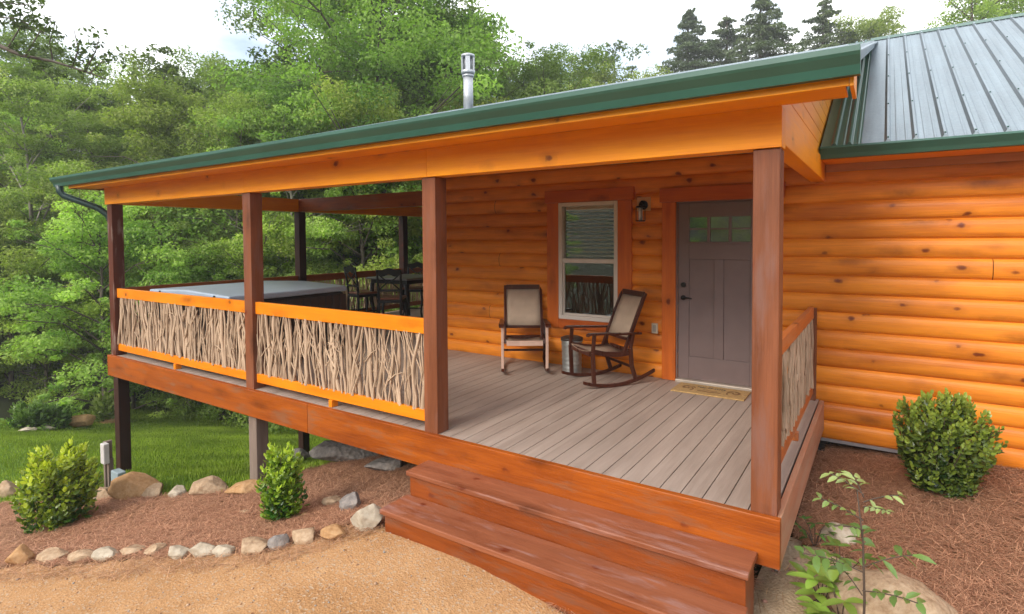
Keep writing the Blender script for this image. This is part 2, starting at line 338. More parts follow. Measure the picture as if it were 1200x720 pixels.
M['gravel'] = groundmat('packed_sand_gravel', [(.27, .135, .052), (.42, .225, .098), (.53, .32, .16)], 1.6, 45, .55, 70, spots=(.44, .34, .24), dist=.010)
M['mulch'] = groundmat('pine_straw_ground', [(.19, .088, .038), (.33, .165, .075), (.46, .27, .14)], 4, 60, 1.0, 90, dist=.03)
M['soil'] = groundmat('sandy_soil', [(.26, .17, .10), (.40, .28, .18), (.52, .40, .28)], 5, 34, .5, 60, dist=.012)
M['turf'] = groundmat('lawn_soil', [(.08, .14, .016), (.12, .21, .024), (.15, .26, .032)], 2, 60, .8, 160)
M['forest'] = groundmat('forest_litter', [(.015, .014, .006), (.03, .035, .010), (.04, .055, .014)], .6, 12, .6, 30)
M['hill'] = groundmat('wooded_hill', [(.02, .05, .012), (.05, .10, .02), (.08, .15, .035)], .2, 1.2, 1.0, 1.0, dist=.6)
M['stone'] = groundmat('sandstone', [(.22, .13, .07), (.38, .26, .16), (.50, .37, .25)], 5, 30, .5, 22, dist=.015)
M['stoneO'] = groundmat('orange_sandstone', [(.30, .15, .06), (.42, .24, .11), (.52, .33, .18)], 4, 26, .5, 20, dist=.015)
M['stoneG'] = groundmat('grey_stone', [(.12, .11, .10), (.24, .21, .19), (.38, .32, .27)], 3, 20, .6, 15, dist=.03)
M['stoneW'] = groundmat('pale_stone', [(.30, .235, .16), (.42, .35, .26), (.52, .45, .35)], 5, 26, .5, 20, dist=.015)
M['leaf'] = leafmat('tree_leaf', .6, .50, spec=.15, sat=.97)
M['needle'] = leafmat('conifer_needle', .6, .3, sat=.85)
M['shrubleaf'] = leafmat('shrub_leaf', .32, .28, var=.08, spec=.5)
M['grass'] = leafmat('grass_blade', .55, .3, var=0)
M['straw'] = leafmat('pine_straw_needle', .7, .05, var=0, spec=.2)
M['bark'] = plain('tree_bark', (.11, .085, .065), .9, bump=.8, bs=18, var=.4, vs=5)
M['barkL'] = plain('pale_tree_bark', (.26, .23, .19), .9, bump=.6, bs=14, var=.3, vs=4)
M['stem'] = plain('shrub_stem', (.07, .045, .03), .8)

# ------------------------------------------------------------------ ground sheets
def inpoly(X, Y, poly):
    ins = np.zeros(X.shape, bool); n_ = len(poly)
    for i in range(n_):
        x1, y1 = poly[i]; x2, y2 = poly[(i + 1) % n_]
        c = ((y1 > Y) != (y2 > Y)) & (X < (x2 - x1) * (Y - y1) / ((y2 - y1) if y2 != y1 else 1e-9) + x1); ins ^= c
    return ins
P2 = lambda px, py: tuple(at(px, py)[:2])
front_line = [P2(-30, 668), P2(20, 664), P2(100, 660), P2(230, 652), P2(300, 646), P2(350, 638), P2(392, 620), P2(430, 612)]
upper_line = [P2(-30, 592), P2(20, 588), P2(110, 586), P2(150, 582), P2(236, 578), P2(290, 574)]
mulch_poly = [(-22, -4.6)] + front_line + [(-2.7, -.5), (-.2, -.5), (-.2, 2.9), (-5.0, 3.0), (-5.3, 1.2), (-5.5, .35)] + upper_line[::-1] + [(-23, -3.0)]
lawn_far = [P2(-60, 500), P2(0, 494), P2(60, 487), P2(130, 478), P2(170, 470), P2(215, 466), P2(260, 463)]
lawn_poly = [(-24, -3.3)] + upper_line + [(-5.5, .35), (-5.3, 1.2), (-5.0, 3.0), (-5.0, 14)] + lawn_far[::-1] + [(-26, 0)]
soil_poly = [(-.15, -.75), (-.15, .9), (.12, 1.3), (.35, .9), (.62, .35), (.95, -.2), (1.6, -.9), (2.2, -1.6), (2.2, -6), (-.15, -6)]
mulchR_poly = [(.0, 3.2), (-.1, 1.0), (.35, .9), (.62, .35), (.95, -.2), (1.6, -.9), (2.2, -1.6), (9, -1.6), (9, 3.2)]
st = .07
gx = np.arange(-23, 5.0, st); gy = np.arange(-5.2, 14.0, st)
GX, GY = np.meshgrid(gx, gy)
GZ = np.array([H(a, b_) for a, b_ in zip(GX.ravel(), GY.ravel())]).reshape(GX.shape)
wob = np.array([noise.noise(Vector((a * 2.2, b_ * 2.2, 9))) for a, b_ in zip(GX.ravel(), GY.ravel())]).reshape(GX.shape)
cx_ = (GX[:-1, :-1] + GX[1:, 1:]) / 2 + wob[:-1, :-1] * .12; cy_ = (GY[:-1, :-1] + GY[1:, 1:]) / 2 + wob[1:, 1:] * .12
mk_m = inpoly(cx_, cy_, mulch_poly); mk_r = inpoly(cx_, cy_, mulchR_poly) & ~mk_m; mk_s = inpoly(cx_, cy_, soil_poly) & ~mk_m & ~mk_r
mk_l = inpoly(cx_, cy_, lawn_poly) & ~mk_m
mk_g = ~(mk_m | mk_r | mk_s | mk_l) & (cy_ < .4)
def sheet(name, mask, mat, rel=0.0, kind='structure', amp=0.0):
    idx = np.arange(GX.size).reshape(GX.shape)
    F = np.stack([idx[:-1, :-1][mask], idx[:-1, 1:][mask], idx[1:, 1:][mask], idx[1:, :-1][mask]], 1)
    u, inv = np.unique(F, return_inverse=True)
    V = np.stack([GX.ravel()[u], GY.ravel()[u], GZ.ravel()[u] + rel], 1)
    if amp: V[:, 2] += amp * np.array([noise.noise(Vector((a * 11, b_ * 11, 5))) for a, b_ in V[:, :2]])
    return tag(npmesh(name, V, inv.reshape(F.shape), mat, smooth=True), kind=kind)
sheet('mulch_bed', mk_m | mk_r, M['mulch'], .004, amp=.016)
sheet('soil', mk_s, M['soil'], .004, amp=.035)
sheet('gravel_drive', mk_g, M['gravel'], .0, amp=.006)
sheet('lawn', mk_l, M['turf'], .0)
# the wide ground sheet underneath, out to the hills
def axis_pts(lo, hi, c0, c1):
    a = list(np.arange(c0, c1, .6)); d = .6; x = c0
    while x > lo: d *= 1.16; x -= d; a.insert(0, x)
    d = .6; x = a[-1]
    while x < hi: d *= 1.16; x += d; a.append(x)
    return np.array(a)
ax_, ay_ = axis_pts(-140, 140, -18, 8), axis_pts(-140, 140, -8, 14)
AX, AY = np.meshgrid(ax_, ay_); AZ = np.array([H(a, b_) - .07 for a, b_ in zip(AX.ravel(), AY.ravel())])
idx = np.arange(AX.size).reshape(AX.shape); F = np.stack([idx[:-1, :-1].ravel(), idx[:-1, 1:].ravel(), idx[1:, 1:].ravel(), idx[1:, :-1].ravel()], 1)
tag(npmesh('ground', np.stack([AX.ravel(), AY.ravel(), AZ], 1), F, M['forest'], smooth=True), kind='structure')

# grass blades, pine straw, pebbles (nobody could count them)
def rand_in(mask, npts, weight=None):
    ii, jj = np.nonzero(mask)
    if weight is not None:
        wv = weight(GX[ii, jj], GY[ii, jj]); wv = wv / wv.sum(); k_ = rng.choice(len(ii), npts, p=wv)
    else: k_ = rng.integers(0, len(ii), npts)
    i, j = ii[k_], jj[k_]; fx, fy = rng.random(npts), rng.random(npts)
    z = GZ[i, j] * (1 - fx) * (1 - fy) + GZ[i, j + 1] * fx * (1 - fy) + GZ[i + 1, j] * (1 - fx) * fy + GZ[i + 1, j + 1] * fx * fy
    return GX[i, j] + fx * st, GY[i, j] + fy * st, z
nearw = lambda x, y: 1.0 / (4 + (x - CP.x) ** 2 + (y - CP.y) ** 2)
def blades(name, mask, n_, h, w_, cols, mat, lab, cat):
    x, y, z = rand_in(mask, n_); a = rng.random(n_) * 2 * np.pi; hh = h * rng.uniform(.6, 1.3, n_); tl = rng.uniform(0, .5, n_) * hh; ta = rng.random(n_) * 2 * np.pi
    ww = w_ * rng.uniform(.7, 1.3, n_)
    A = np.stack([x - np.cos(a) * ww, y - np.sin(a) * ww, z - .01], 1); B = np.stack([x + np.cos(a) * ww, y + np.sin(a) * ww, z - .01], 1); T = np.stack([x + np.cos(ta) * tl, y + np.sin(ta) * tl, z + hh], 1)
    V = np.stack([A, B, T], 1).reshape(-1, 3); F = np.arange(3 * n_).reshape(-1, 3)
    pn = np.array([noise.noise(Vector((q * .8, r_ * .8, 2))) for q, r_ in zip(x, y)])
    t_ = np.clip(.5 + pn * .9 + rng.normal(0, .25, n_), 0, 1)[:, None]; c = np.array(cols[0]) * (1 - t_) + np.array(cols[1]) * t_
    return tag(npmesh(name, V, F, mat, col=np.repeat(c, 3, 0)), lab, cat, kind='stuff')
blades('grass', mk_l, 270000, .05, .008, [(.11, .20, .018), (.25, .40, .04)], M['grass'], 'short mown green lawn grass on the slope beside the porch', 'grass')
def straws(name, mask, n_, lab):
    x, y, z = rand_in(mask, n_, nearw); a = rng.random(n_) * 2 * np.pi; ln = rng.uniform(.035, .085, n_); ww = rng.uniform(.0008, .0017, n_)
    tz = rng.uniform(-.010, .018, n_); z0 = z + rng.uniform(.006, .03, n_)
    dx, dy = np.cos(a), np.sin(a)
    P = np.stack([x, y, z0], 1); D = np.stack([dx * ln, dy * ln, tz], 1); W_ = np.stack([-dy * ww, dx * ww, 0 * ww], 1)
    V = np.stack([P - D - W_, P - D + W_, P + D + W_, P + D - W_], 1).reshape(-1, 3); F = np.arange(4 * n_).reshape(-1, 4)
    t_ = rng.random(n_)[:, None]; c = np.array((.25, .125, .055)) * (1 - t_) + np.array((.66, .41, .21)) * t_
    c *= rng.uniform(.6, 1.15, n_)[:, None]
    return tag(npmesh(name, V, F, M['straw'], col=np.repeat(c, 4, 0)), lab, 'pine straw', kind='stuff')
straws('pine_straw', mk_m | mk_r, 240000, 'loose reddish pine straw mulch covering the planting beds')
def pebbles(name, mask, n_, lab, smin, smax):
    x, y, z = rand_in(mask, n_, nearw); r_ = rng.uniform(smin, smax, n_) * rng.choice([.5, 1, 1, 1.8], n_, p=[.5, .3, .15, .05])
    base = np.array([(1, 0, 0), (0, 1, 0), (-1, 0, 0), (0, -1, 0), (0, 0, .7), (0, 0, -.7)], float)
    fc = np.array([(0, 1, 4), (1, 2, 4), (2, 3, 4), (3, 0, 4), (1, 0, 5), (2, 1, 5), (3, 2, 5), (0, 3, 5)])
    V = base[None] * r_[:, None, None] * rng.uniform(.6, 1.3, (n_, 6, 3)) + np.stack([x, y, z + r_ * .25], 1)[:, None]
    F = fc[None] + 6 * np.arange(n_)[:, None, None]
    t_ = rng.random(n_)[:, None]; c = np.array((.32, .18, .09)) * (1 - t_) + np.array((.48, .34, .22)) * t_
    gsel = rng.random(n_) < .14; c[gsel] = (.30, .28, .26)
    return tag(npmesh(name, V.reshape(-1, 3), F.reshape(-1, 3), M['straw'], col=np.repeat(c, 6, 0)), lab, 'pebbles', kind='stuff')
pebbles('gravel_stones', mk_g, 14000, 'scattered small tan gravel stones on the sandy drive', .003, .009)
pebbles('soil_stones', mk_s, 9000, 'loose tan crumbs of stone in the sandy soil beside the steps', .004, .018)

fl = np.array(front_line)
dmin = np.min([np.hypot(cx_ - a, cy_ - b_) for a, b_ in [tuple(fl[i] * (1 - t) + fl[i + 1] * t) for i in range(len(fl) - 1) for t in np.linspace(0, 1, 12)]], axis=0)
straws('straw_spill', mk_g & (dmin < .28), 1500, 'stray pine straw spilled over the edging stones onto the gravel')
straws('straw_spill_soil', mk_s, 2600, 'stray pine straw blown over the sandy soil right of the steps')
def fallen(name, mask, n_, lab):
    x, y, z = rand_in(mask, n_, nearw); P = np.stack([x, y, z + .022], 1); Nn = rng.normal(size=(n_, 3)) * .25 + np.array([0, 0, 1.]); Nn /= np.linalg.norm(Nn, axis=1)[:, None]
    V, F = leaf_arrays(P, Nn, .045, .55); t_ = rng.random(n_)[:, None]; c = np.array((.16, .08, .03)) * (1 - t_) + np.array((.42, .28, .10)) * t_
    return tag(npmesh(name, V, F, M['straw'], col=np.repeat(c, 4, 0)), lab, 'leaf litter', kind='stuff')
FALL = lambda: (fallen('fallen_leaves', mk_m | mk_r | mk_s, 260, 'scattered dry fallen leaves on the mulch and soil'), fallen('fallen_leaves', mk_g, 70, 'few dry leaves blown onto the gravel drive'))

# ------------------------------------------------------------------ the cabin
W = 2.94; XA, XB, XC = -8.84, -5.38, -2.67; YD, YE, YF = 3.14, 5.94, 8.9; PW = .15
ZB, ZT = 2.21, 2.45
cabin = tag(empty('log_cabin', (0, 0, 0)), 'orange log cabin with covered porch, green gutters and metal roof', 'cabin')
HX0, HX1, HY1 = -5.08, 7.0, 10.9
OP = [(-3.05, -2.24, .63, 2.13), (-1.49, -.575, -.02, 2.08)]     # window, door openings (x0,x1,z0,z1)
def log_rows():
    rows = []; k = 0; z = C0
    while z < 2.5:
        n_ = 9
        for i in range(n_):
            t0, t1 = i / n_, (i + 1) / n_
            f = lambda t: .036 * (1 - abs(2 * t - 1) ** 2.6) ** .75
            rows.append((z + CPI * t0, z + CPI * t1, f(t0), f(t1)))
        z += CPI
    return rows
ROWS = log_rows()
wm = MB(); wm.smooth = True
xs_full = list(np.arange(HX0, HX1, .5)) + [HX1]
for z0, z1, b0, b1 in ROWS:
    segs = [(HX0, HX1)]
    kc = int(round((z0 - C0) / CPI - .5 + .01)); jr = random.Random(kc * 7 + 1)
    for jx in (jr.uniform(-4.6, -3.4), jr.uniform(-.2, 6.5), jr.uniform(.2, 3.0)):
        if kc % 4 == 1 and abs(jx) > 1.2: segs = [q for a, b_ in segs for q in (((a, jx - .003), (jx + .003, b_)) if a < jx - .01 and b_ > jx + .01 else ((a, b_),))]
    for x0, x1, oz0, oz1 in OP:
        if z1 > oz0 and z0 < oz1:
            ns_ = []
            for a, b_ in segs:
                if x0 > a and x1 < b_: ns_ += [(a, x0), (x1, b_)]
                else: ns_.append((a, b_))
            segs = ns_
    for a, b_ in segs:
        xs = [a] + [q for q in xs_full if a < q < b_] + [b_]
        vs = []; fs = []
        for i, q in enumerate(xs):
            wv = lambda zz: .004 * math.sin(q * 1.3 + round((zz - C0) / CPI - .001) * 2.1)
            vs += [(q, W - b0, z0), (q, W - b1, z1)]
            if i: fs.append((2 * i - 2, 2 * i, 2 * i + 1, 2 * i - 1))
        wm.add(vs, fs)
wall = wm.build('log_wall', M['log'], cabin, fix=False)
wm = MB(); wm.smooth = True
for z0, z1, b0, b1 in ROWS:
    for y0, y1 in ((W, HY1),):
        wm.add([(HX0 - b0, y0, z0), (HX0 - b0, y1, z0), (HX0 - b1, y1, z1), (HX0 - b1, y0, z1)], [(0, 1, 2, 3)])
        wm.add([(HX1 + b0, y0, z0), (HX1 + b0, y1, z0), (HX1 + b1, y1, z1), (HX1 + b1, y0, z1)], [(3, 2, 1, 0)])
        wm.add([(HX0, HY1 + b0, z0), (HX1, HY1 + b0, z0), (HX1, HY1 + b1, z1), (HX0, HY1 + b1, z1)], [(3, 2, 1, 0)])
wm.build('side_wall', M['log_end'], cabin, fix=False)
o = MB(); o.box(HX0 - .045, HX0 + .05, W - .06, W + .05, C0, 2.66); o.build('corner_board', M['trim'], cabin, .004)
# foundation and the dark gap below the siding
o = MB(); o.box(HX0 + .15, HX1 - .15, W + .16, HY1 - .15, -3.2, C0 - .002); o.build('foundation', plain('block_foundation', (.10, .095, .09), .9, bump=.3), cabin)
o = MB(); o.box(-.2, HX1, W - .012, W + .02, C0 - .028, C0 + .004); o.build('base_flashing', plain('grey_flashing', (.26, .24, .25), .5, .3), cabin)
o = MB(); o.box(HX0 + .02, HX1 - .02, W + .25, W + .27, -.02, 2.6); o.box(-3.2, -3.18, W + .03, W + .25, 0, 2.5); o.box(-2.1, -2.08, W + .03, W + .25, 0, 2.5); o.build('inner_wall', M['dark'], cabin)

# window
o = MB(); wx0, wx1, wz0, wz1 = -3.06, -2.23, .62, 2.14; yf = W - .062
fw_ = .05
o.box(wx0, wx0 + fw_, yf, W + .05, wz0, wz1); o.box(wx1 - fw_, wx1, yf, W + .05, wz0, wz1)
o.box(wx0 + fw_, wx1 - fw_, yf, W + .05, wz1 - fw_, wz1); o.box(wx0 + fw_, wx1 - fw_, yf, W + .05, wz0, wz0 + fw_)
win = o.build('window', M['frame'], cabin, .004)
zm = 1.385
o = MB(); o.box(wx0 + fw_, wx1 - fw_, yf + .02, W + .02, zm - .028, zm + .028)
for a, b_ in ((wx0 + fw_, wx0 + fw_ + .018), (wx1 - fw_ - .018, wx1 - fw_)): o.box(a, b_, yf + .035, W + .0, wz0 + fw_, zm - .028)
o.box(wx0 + fw_ + .018, wx1 - fw_ - .018, yf + .035, W, wz0 + fw_, wz0 + fw_ + .028)
o.build('sash', M['frame'], win, .003)
for a, b_, yy in ((wz0 + .078, zm - .028, W - .012), (zm + .028, wz1 - fw_, W + .004)):
    o = MB(); o.box(wx0 + fw_, wx1 - fw_, yy, yy + .004, a, b_); o.build('pane', M['glass'], win)
o = MB(); o.box(wx0 + .06, wx1 - .06, W + .05, W + .09, wz1 - .10, wz1 - .05)
z = wz1 - .13
while z > zm + .0:
    o.add([(wx0 + .06, W + .055, z), (wx1 - .06, W + .055, z), (wx1 - .06, W + .095, z + .022), (wx0 + .06, W + .095, z + .022)], [(0, 1, 2, 3)]); z -= .052
o.build('blind', plain('blind_slat', (.86, .78, .64), .5), win)
ty = W - .066
o = MB(); o.box(-3.23, wx0 - .001, ty, W - .002, .50, 2.14); tr1 = o.build('trim_board', M['trim'], win, .004)
o = MB(); o.box(wx1 + .001, -2.05, ty, W - .002, .50, 2.14); o.build('trim_board', M['trim'], win, .004)
o = MB(); o.box(-3.26, -2.02, ty - .006, W - .002, 2.143, 2.30); o.build('header_board', M['trimX'], win, .004)
o = MB(); o.box(wx0 + .0, wx1 - .0, ty - .002, W - .002, .50, wz0 - .002); o.build('sill_board', M['trimX'], win, .004)

# door
dx0, dx1, dz0, dz1 = -1.49, -.575, .035, 2.075; dy = W - .02
cols = [(dx0 + .125, dx0 + .125 + .20), (dx0 + .358, dx0 + .358 + .20), (dx0 + .59, dx0 + .59 + .20)]
zl0, zl1, zl2 = 1.63, 1.775, 1.91
o = MB()
o.box(dx0, dx0 + .125, dy, dy + .045, dz0, dz1); o.box(dx1 - .125, dx1, dy, dy + .045, dz0, dz1)
o.box(dx0 + .125, dx1 - .125, dy, dy + .045, zl2, dz1); o.box(dx0 + .125, dx1 - .125, dy, dy + .045, 1.43, zl0)
o.box(dx0 + .325, dx0 + .358, dy, dy + .045, zl0, zl2); o.box(dx0 + .558, dx0 + .59, dy, dy + .045, zl0, zl2)
for a, b_ in cols: o.box(a, b_, dy + .006, dy + .03, zl1 - .01, zl1 + .01)
o.box(dx0 + .125, dx1 - .125, dy, dy + .045, dz0, .30)
o.box(dx0 + .405, dx0 + .51, dy, dy + .045, .30, 1.43)
o.box(dx0 + .125, dx0 + .405, dy + .012, dy + .04, .30, 1.43); o.box(dx0 + .51, dx1 - .125, dy + .012, dy + .04, .30, 1.43)
door = o.build('door', M['door'], cabin, .004)
o = MB(); o.box(dx0 + .10, dx1 - .10, dy - .014, dy - .001, zl0 - .03, zl0 - .008); o.build('door_ledge', M['door'], door, .003)
for a, b_ in cols:
    for c, d in ((zl0, zl1 - .01), (zl1 + .01, zl2)):
        o = MB(); o.box(a, b_, dy + .016, dy + .021, c, d); o.build('pane', M['glass'], door)
for a, b_ in cols[1:]:
    o = MB(); o.box(a - .02, b_ + .02, dy + .09, dy + .10, zl0, zl2); o.build('curtain', plain('door_curtain', (.30, .31, .25), .8), door)
o = MB(); o.tube([(dx0 + .062, dy, 1.13), (dx0 + .062, dy - .028, 1.13)], [.030, .026], 16); o.build('deadbolt', M['black'], door)
o = MB(); o.tube([(dx0 + .062, dy, .98), (dx0 + .062, dy - .012, .98)], .030, 16); o.tube([(dx0 + .062, dy - .01, .98), (dx0 + .062, dy - .05, .98)], .011, 10)
o.tube([(dx0 + .055, dy - .05, .98), (dx0 + .12, dy - .05, .985), (dx0 + .17, dy - .045, .975)], [.011, .010, .007], 8); o.build('door_handle', M['black'], door)
o = MB(); o.box(dx0 - .01, dx1 + .01, W - .10, W + .03, .0, .033); o.build('threshold', M['threshold'], door, .004)
o = MB(); o.box(-1.672, dx0 - .018, ty, W - .002, .002, 2.09); o.build('trim_board', M['trim'], door, .004)
o = MB(); o.box(dx1 + .018, -.39, ty, W - .002, .002, 2.09); o.build('trim_board', M['trim'], door, .004)
o = MB(); o.box(-1.70, -.36, ty - .006, W - .002, 2.093, 2.255); o.build('header_board', M['trimX'], door, .004)
o = MB(); o.box(dx0 - .016, dx0 - .002, W - .045, W + .03, .03, 2.09); o.box(dx1 + .002, dx1 + .016, W - .045, W + .03, .03, 2.09); o.box(dx0 - .016, dx1 + .016, W - .045, W + .03, 2.077, 2.091); o.build('door_jamb', M['door'], door)
o = MB(); o.box(-1.80, -1.725, W - .054, W - .03, .535, .655); pl_ = o.build('outlet_cover', M['cream'], cabin, .004)
o = MB(); o.box(-1.783, -1.742, W - .060, W - .0545, .555, .635); o.build('socket', plain('socket_grey', (.30, .26, .22), .5), pl_, .003)

# deck
DX0 = XA - PW - .03; DX1 = .0; DYB = YF + .2
o = MB(); x = DX1 - .03
while x > DX0 + .03:
    x0 = max(x - .134, DX0 + .03); yb = (W - .004) if x > HX0 + .02 else DYB
    o.box(x0, x, .012, yb, -.028, 0.0); x -= .14
deck = o.build('deck_boards', M['deck'], cabin, .003)
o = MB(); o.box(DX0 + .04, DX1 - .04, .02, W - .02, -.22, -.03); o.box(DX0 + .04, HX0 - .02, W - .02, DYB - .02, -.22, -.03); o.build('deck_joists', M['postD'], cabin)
for a, b_ in ((DX0, -4.385), (-4.38, .022)):
    o = MB(); o.box(a, b_, -.04, .010, -.296, .004); o.build('skirt_board', M['fascia'], cabin, .004)
o = MB(); o.box(-.018, .022, .012, W - .05, -.296, .0); o.build('skirt_board', M['fasciaY'], cabin, .004)
o = MB(); o.box(DX0, DX0 + .04, .012, DYB, -.296, .0); o.build('skirt_board', M['railY'], cabin, .004)
# steps
hx = -.10; sx = -2.74
o = MB(); o.box(sx + .02, hx - .02, -.29, -.042, -.75, -.258); o.build('step_riser', M['riser'], cabin, .003)
o = MB(); o.box(sx, hx, -.32, -.042, -.256, -.217); o.build('step_tread', M['step'], cabin, .007)
o = MB(); o.box(sx + .02, hx - .02, -.575, -.292, -.85, -.462); o.build('step_riser', M['riser'], cabin, .003)
o = MB(); o.box(sx - .01, hx - .005, -.605, -.292, -.46, -.42); o.build('step_tread', M['step'], cabin, .007)
# posts
def post(x0, y0, mat):
    o = MB(); o.box(x0 - PW, x0, y0, y0 + PW, .001, ZB); return o.build('post', mat, cabin, .006)
for x in (0.0, XC, XB): post(x, 0.0, M['post'])
post(XA, 0, wood('corner_post_wood', (.06, .013, .007), (.13, .033, .014), 'Z', rough=.5, knots=.2, wear=.1))
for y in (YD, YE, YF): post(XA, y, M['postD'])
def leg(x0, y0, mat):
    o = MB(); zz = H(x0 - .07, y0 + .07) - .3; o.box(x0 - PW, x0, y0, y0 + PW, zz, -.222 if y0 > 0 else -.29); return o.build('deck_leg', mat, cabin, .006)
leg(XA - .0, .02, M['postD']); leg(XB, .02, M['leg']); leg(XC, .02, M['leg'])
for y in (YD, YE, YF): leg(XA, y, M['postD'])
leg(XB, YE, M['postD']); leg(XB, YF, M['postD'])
# beams
BY0, BY1 = -.02, .13
for ba, bb in ((XA - PW - .02, XB - .076), (XB - .074, XC - .076), (XC - .074, .01)): o = MB(); o.box(ba, bb, BY0, BY1, ZB + .001, ZT); o.build('porch_beam', M['orange'], cabin, .003)
o = MB(); o.box(-.12, .008, BY1, W - .02, ZB + .03, ZT); o.build('porch_beam', M['orangeY'], cabin, .005)
o = MB(); o.box(XA - PW, XA - .01, BY1, YF + .3, ZB + .001, ZT); o.build('porch_beam', M['orangeY'], cabin, .005)
o = MB(); o.box(XA - .01, HX0 - .05, YD, YD + .13, ZB + .001, ZT); o.build('porch_beam', M['fascia'], cabin, .005)
# porch roof: one plane from the front gutter up to the ridge
RY, RZ = 7.0, 4.745; EY0, EZ0 = -.34, 2.585
sl = (RZ - .03 - EZ0) / (RY - EY0)
RX0, RX1 = -9.42, .40
zp = lambda y: EZ0 + sl * (y - EY0)
o = MB(); o.prism([(RX0, EY0, zp(EY0)), (RX0, RY, zp(RY)), (RX0, RY, zp(RY) + .02), (RX0, EY0, zp(EY0) + .02)], (RX1 - RX0, 0, 0))
x = RX0 + .1
while x < RX1:
    o.prism([(x, EY0, zp(EY0) + .02), (x + .012, EY0, zp(EY0) + .040), (x + .03, EY0, zp(EY0) + .040), (x + .042, EY0, zp(EY0) + .02)], (0, RY - EY0, sl * (RY - EY0))); x += .205
proof = o.build('porch_roof', M['galv'], cabin)
o = MB(); o.prism([(RX0 + .1, EY0 + .02, zp(EY0) - .035), (RX0 + .1, RY, zp(RY) - .035), (RX0 + .1, RY, zp(RY) - .003), (RX0 + .1, EY0 + .02, zp(EY0) - .003)], (RX1 - RX0 - .2, 0, 0)); o.build('porch_ceiling', M['ceil'], cabin)
o = MB(); o.box(RX0 + .12, RX1 - .06, -.33, -.02 - .003, ZT - .002, ZT + .018); o.box(RX0 + .12, RX1 - .06, -.326, -.30, ZT + .018, 2.56); o.build('soffit', M['orange'], cabin, .002)
o = MB(); o.box(RX0 + .11, RX1 - .04, -.352, -.331, ZT - .012, 2.575); o.build('eave_board', M['orange'], cabin, .003)
o = MB(); o.box(RX1 - .039, RX1 - .02, -.352, -.02, ZT - .014, 2.578); o.build('eave_board', M['orangeY'], cabin, .002)
for xx in (RX0 + .06,):   # rake board
    o = MB(); o.prism([(xx, -.329, ZT - .012), (xx, -.329, zp(-.329) - .036), (xx, RY, zp(RY) - .036), (xx, RY, zp(RY) - .19), (xx, .35, ZT - .012)], (.03, 0, 0)); o.build('rake_board', M['railY'], cabin, .003)
o = MB(); xx = RX1 - .07; o.prism([(xx, -.329, zp(-.329) - .004), (xx, RY, zp(RY) - .004), (xx, RY, zp(RY) - .06), (xx, -.329, zp(-.329) - .075)], (.03, 0, 0)); o.build('rake_board', M['galv'], cabin, .003)
# gutter (K profile) and drip edge
GUY, GT = -.354, 2.605
prof = [(GUY, GT), (GUY - .004, GT - .128), (GUY - .055, GT - .130), (GUY - .070, GT - .085), (GUY - .102, GT - .045), (GUY - .110, GT - .030), (GUY - .110, GT - .002), (GUY - .100, GT + .0), (GUY - .100, GT - .022), (GUY - .092, GT - .038), (GUY - .062, GT - .080), (GUY - .050, GT - .122), (GUY - .008, GT - .122), (GUY - .006, GT)]
o = MB(); o.sweep_x(prof, -9.66, .405); gut = o.build('gutter', M['green'], cabin)
ep = [(GUY, GT), (GUY - .004, GT - .128), (GUY - .055, GT - .130), (GUY - .070, GT - .085), (GUY - .102, GT - .045), (GUY - .110, GT - .030), (GUY - .110, GT)]
for ga, gb in ((-9.664, -9.66), (.405, .409)): o = MB(); o.sweep_x(ep, ga, gb); o.build('gutter_cap', M['green'], gut)
o = MB(); o.prism([(RX0 - .02, GUY - .03, GT + .004), (RX0 - .02, EY0 + .05, GT + .022), (RX0 - .02, EY0 + .05, GT + .03), (RX0 - .02, GUY - .03, GT + .010)], (RX1 - RX0 + .02, 0, 0)); o.build('drip_edge', M['drip'], gut)
# downspout
o = MB(); pp = [(-9.50, -.40, 2.50), (-9.50, -.39, 2.40), (-9.46, -.36, 2.34), (-9.16, -.04, 2.16), (-9.085, .05, 2.06), (-9.07, .08, 1.95), (-9.07, .08, -.35)]
o.tube(pp, .046, 10); o.build('downspout', plain('dark_green_downspout', (.010, .035, .030), .4), cabin)
# infill wall above the side beam
o = MB(); zroof = lambda y: 2.545 + .493 * (y - 2.50)
for k in range(18):
    a = ZT + .002 + k * .13
    if a > 4.45: break
    b_ = a + .125
    ys = max((a - EZ0) / sl + EY0 + .06, .12); ye_ = RY - .1
    if ys > ye_ - .5: break
    ys2 = max((b_ - EZ0) / sl + EY0 + .06, .12)
    o.prism([(-.05, ys, a), (-.05, ye_, a), (-.05, ye_, b_), (-.05, ys2, b_)], (.03, 0, 0))
o.build('gable_infill', M['orangeY'], cabin, .003)
